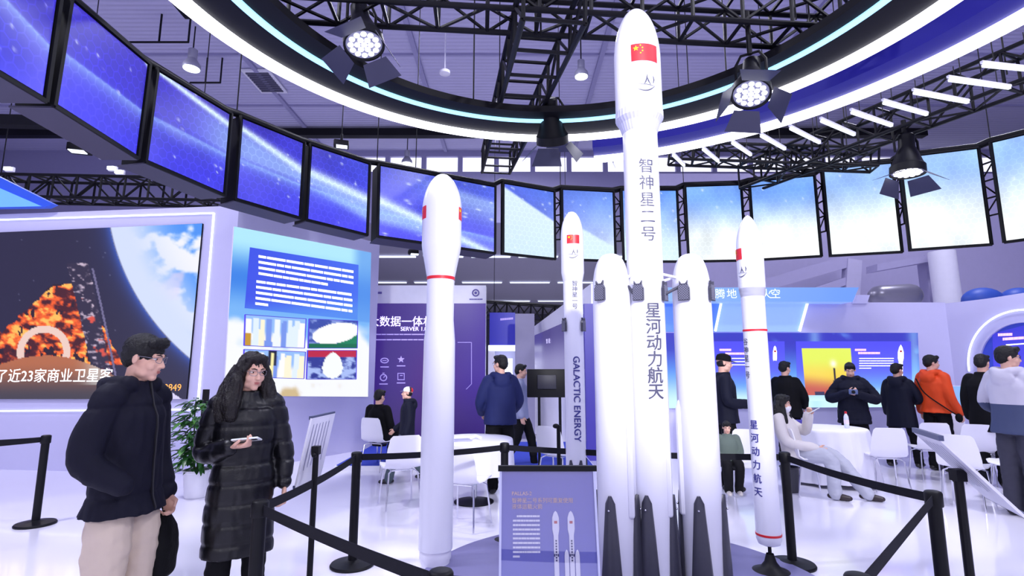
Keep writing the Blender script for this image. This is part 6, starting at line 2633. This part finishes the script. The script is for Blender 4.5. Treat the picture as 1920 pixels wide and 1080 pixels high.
# 9 seated woman
person('seated', 'seated person in a beige jacket with pale grey legs stretched out', 1478, 7.2, 1.66, 78,
       dict(m=M_beigejk, w=1.12, amp=.012, hood=True, sl=.07), (M_lgreytr, 1.22), base=SIT,
       joints=dict(KNL=(.11, -.44, .50), ANL=(.12, -.78, .09), KNR=(-.10, -.42, .50), ANR=(-.10, -.46, .09), NECK=(0, .13, 1.01), HEAD=(0, .10, 1.17), SHL=(.18, .12, .96), SHR=(-.18, .12, .96),
                   ELL=(.23, -.10, .80), WRL=(.12, -.18, 1.02), ELR=(-.24, .03, .70), WRR=(-.10, -.28, .62)),
       nod=.15, hair='long', curl=.7, shoes=mat('dark_brown_shoe', '#2c2022', .4), mask=True, thumbs={'L': (0, -.3, .8), 'R': (0, -.3, .8)})
# 10 man taking a picture
person('photo', 'person in a dark puffer jacket facing us, holding a small camera', 1594, 8.75, 1.69, 3,
       dict(m=M_dknavy, hem=.74, w=1.24, hood=True, sl=.08, amp=.009, seams=.16, sa=.006), (M_blacktr, 1.1),
       joints=dict(ELL=(.32, -.03, 1.13), WRL=(.07, -.27, 1.21), ELR=(-.32, -.03, 1.13), WRR=(-.07, -.27, 1.24), HEAD=(0, -.03, 1.59)), nod=.42, curl=.9,
       pn={'R': (.6, .2, .5), 'L': (-.6, .2, .5), 'dR': (.75, -.4, .2), 'dL': (-.75, -.4, .2)}, thumbs={'R': (0, 0, 1), 'L': (0, 0, 1)})
# 11 man in navy coat, back
person('navyback', 'person in a long dark navy coat seen from behind, in front of the blue panel', 1682, 9.0, 1.675, 160,
       dict(m=M_dknavy, hem=.66, w=1.14, hood=True, amp=.008), (M_blacktr, 1.05),
       joints=dict(ELR=(-.27, -.03, 1.14), WRR=(-.15, -.2, 1.08), KNR=(-.12, -.1, .5), ANR=(-.14, -.12, .09), KNL=(.12, .05, .5), ANL=(.16, .16, .10)), head=-20)
# 12 man in orange jacket
person('orange', 'person in a bright orange hooded jacket and black trousers, facing the display wall', 1748, 8.7, 1.80, 150,
       dict(m=M_orange, hem=.86, w=1.12, hood=True, sl=.072, amp=.010), (M_blacktr, 1.05), joints=dict(WRR=(-.26, -.08, .87), WRL=(.25, -.06, .87)), head=-35, hair='tuft')
# 13 man in black behind the grey jacket
person('blacktwo', 'person in black, half hidden by the grey and blue jacket at the right', 1843, 7.6, 1.79, 160,
       dict(m=M_blackcl, hem=.70, w=1.1, amp=.006), (M_blacktr, 1.1), joints=dict(KNL=(.1, .02, .5), ANL=(.1, .1, .09)))
# 14 man with grey and blue jacket
person('twotone', 'person in a pale grey and slate blue jacket at the right picture edge', 1893, 6.1, 1.84, 150,
       dict(m=M_greyw, m2=M_slate, split=1.12, hem=.82, w=1.14, hood=True, sl=.074, amp=.008), (M_greytr, 1.22),
       joints=dict(ELL=(.28, -.04, 1.14), WRL=(.24, -.22, 1.02), ELR=(-.26, -.02, 1.12), WRR=(-.24, -.18, .95)), head=-42, hair='tuft', glasses=M_glassd)
# 15 seated child between booster and right rocket
person('child', 'small seated child in a grey green top, beside the right booster', 1357, 6.75, 1.08, 10,
       dict(m=M_green, w=1.1, amp=.006), (M_blacktr, 1.15), base=SIT, nod=.25, shoes=mat('beige_boot', '#cfc8c4', .7), z0=.13,
       joints=dict(ANL=(.1, -.30, .0 + .085), ANR=(-.1, -.36, .085)))

# shoulder strap of the orange jacket wearer
# things in hands
body, s, J, HM = PEOPLE['woman']
d_ = Vector((.75, -.55, .12)).normalized()
hp = J['WRR'] + d_ * .075 + Vector((.02, -.02, .035))
phone('woman', hp, (.05, .30, .95), (.86, -.40, .1), 'white smartphone in the hand of the woman with long hair', mat('phone_white', '#e8eceb', .3))
phone('capman', (0, -.36, 1.115), (0, .6, .8), (0, -.8, .6), 'dark smartphone held by the man with the black cap', M_black)
phone('seated', (.03, -.27, 1.09), (0, .5, .85), (0, -.9, .45), 'white phone held up by the seated woman', mat('phone_white', '#e8eceb', .3))
# small camera
P = at_person('photo', (0, -.36, 1.255))
t_ = empty('compact_camera', P, 'small blue grey camera held by the man facing us', 'camera')
x_ = dir_person('photo', (1, 0, 0))
rz_ = math.atan2(x_.y, x_.x)
MB().box(P, (.12, .05, .075), rz=rz_, bev=.008).build('body', mat('camera_blue_grey', '#5a6a96', .4), t_)
y_ = dir_person('photo', (0, -1, 0))
MB().sweep([P + y_ * .02, P + y_ * .05], .026, 16, False).build('camera_lens', M_black, t_)
# black bag in the man's left hand
Hh = at_person('man', PEOPLE['man'][2]['WRL'] + Vector((0, -.01, -.10)))
t_ = empty('hand_bag', (Hh.x, Hh.y, Hh.z - .45), 'soft black bag hanging from the hand of the man in the navy parka', 'bag')
M_bag = mat('black_bag_cloth', '#0a0a0e', .8, spec=.2, bump=.25, bscale=90)
mb = MB()
mb.loft([(Hh.x, Hh.y, Hh.z - .37, .035, .045), (Hh.x, Hh.y, Hh.z - .34, .06, .09), (Hh.x, Hh.y, Hh.z - .22, .068, .105), (Hh.x, Hh.y, Hh.z - .10, .055, .085), (Hh.x, Hh.y, Hh.z - .03, .03, .045), (Hh.x, Hh.y, Hh.z + .0, .016, .022)], 20)
link_mesh('body', fuse(mb, 'body', .01, 2, wrinkle(.008, 14)), M_bag, t_, smooth=70)
MB().sweep([Hh + Vector((.0, 0, -.03)), Hh + Vector((.025, 0, .03)), Hh + Vector((0, 0, .06)), Hh + Vector((-.025, 0, .03)), Hh + Vector((-.0, 0, -.03))], .008, 8).build('handle', M_bag, t_)
# sling bag strap and pouch of the orange jacket wearer
A_ = at_person('orange', (.14, .17, 1.36))
B_ = at_person('orange', (-.20, .10, .93))
C_ = at_person('orange', (.03, .185, 1.15))
t_ = empty('sling_bag', B_, 'thin black sling strap across the orange jacket', 'bag')
MB().sweep(spl([A_, C_, B_, at_person('orange', (-.27, .0, .84))], 5), .012, 8, True, .6).build('strap', M_blackcl, t_)
MB().ell(at_person('orange', (-.28, -.02, .80)), (.05, .05, .07)).build('pouch', M_blackcl, t_)
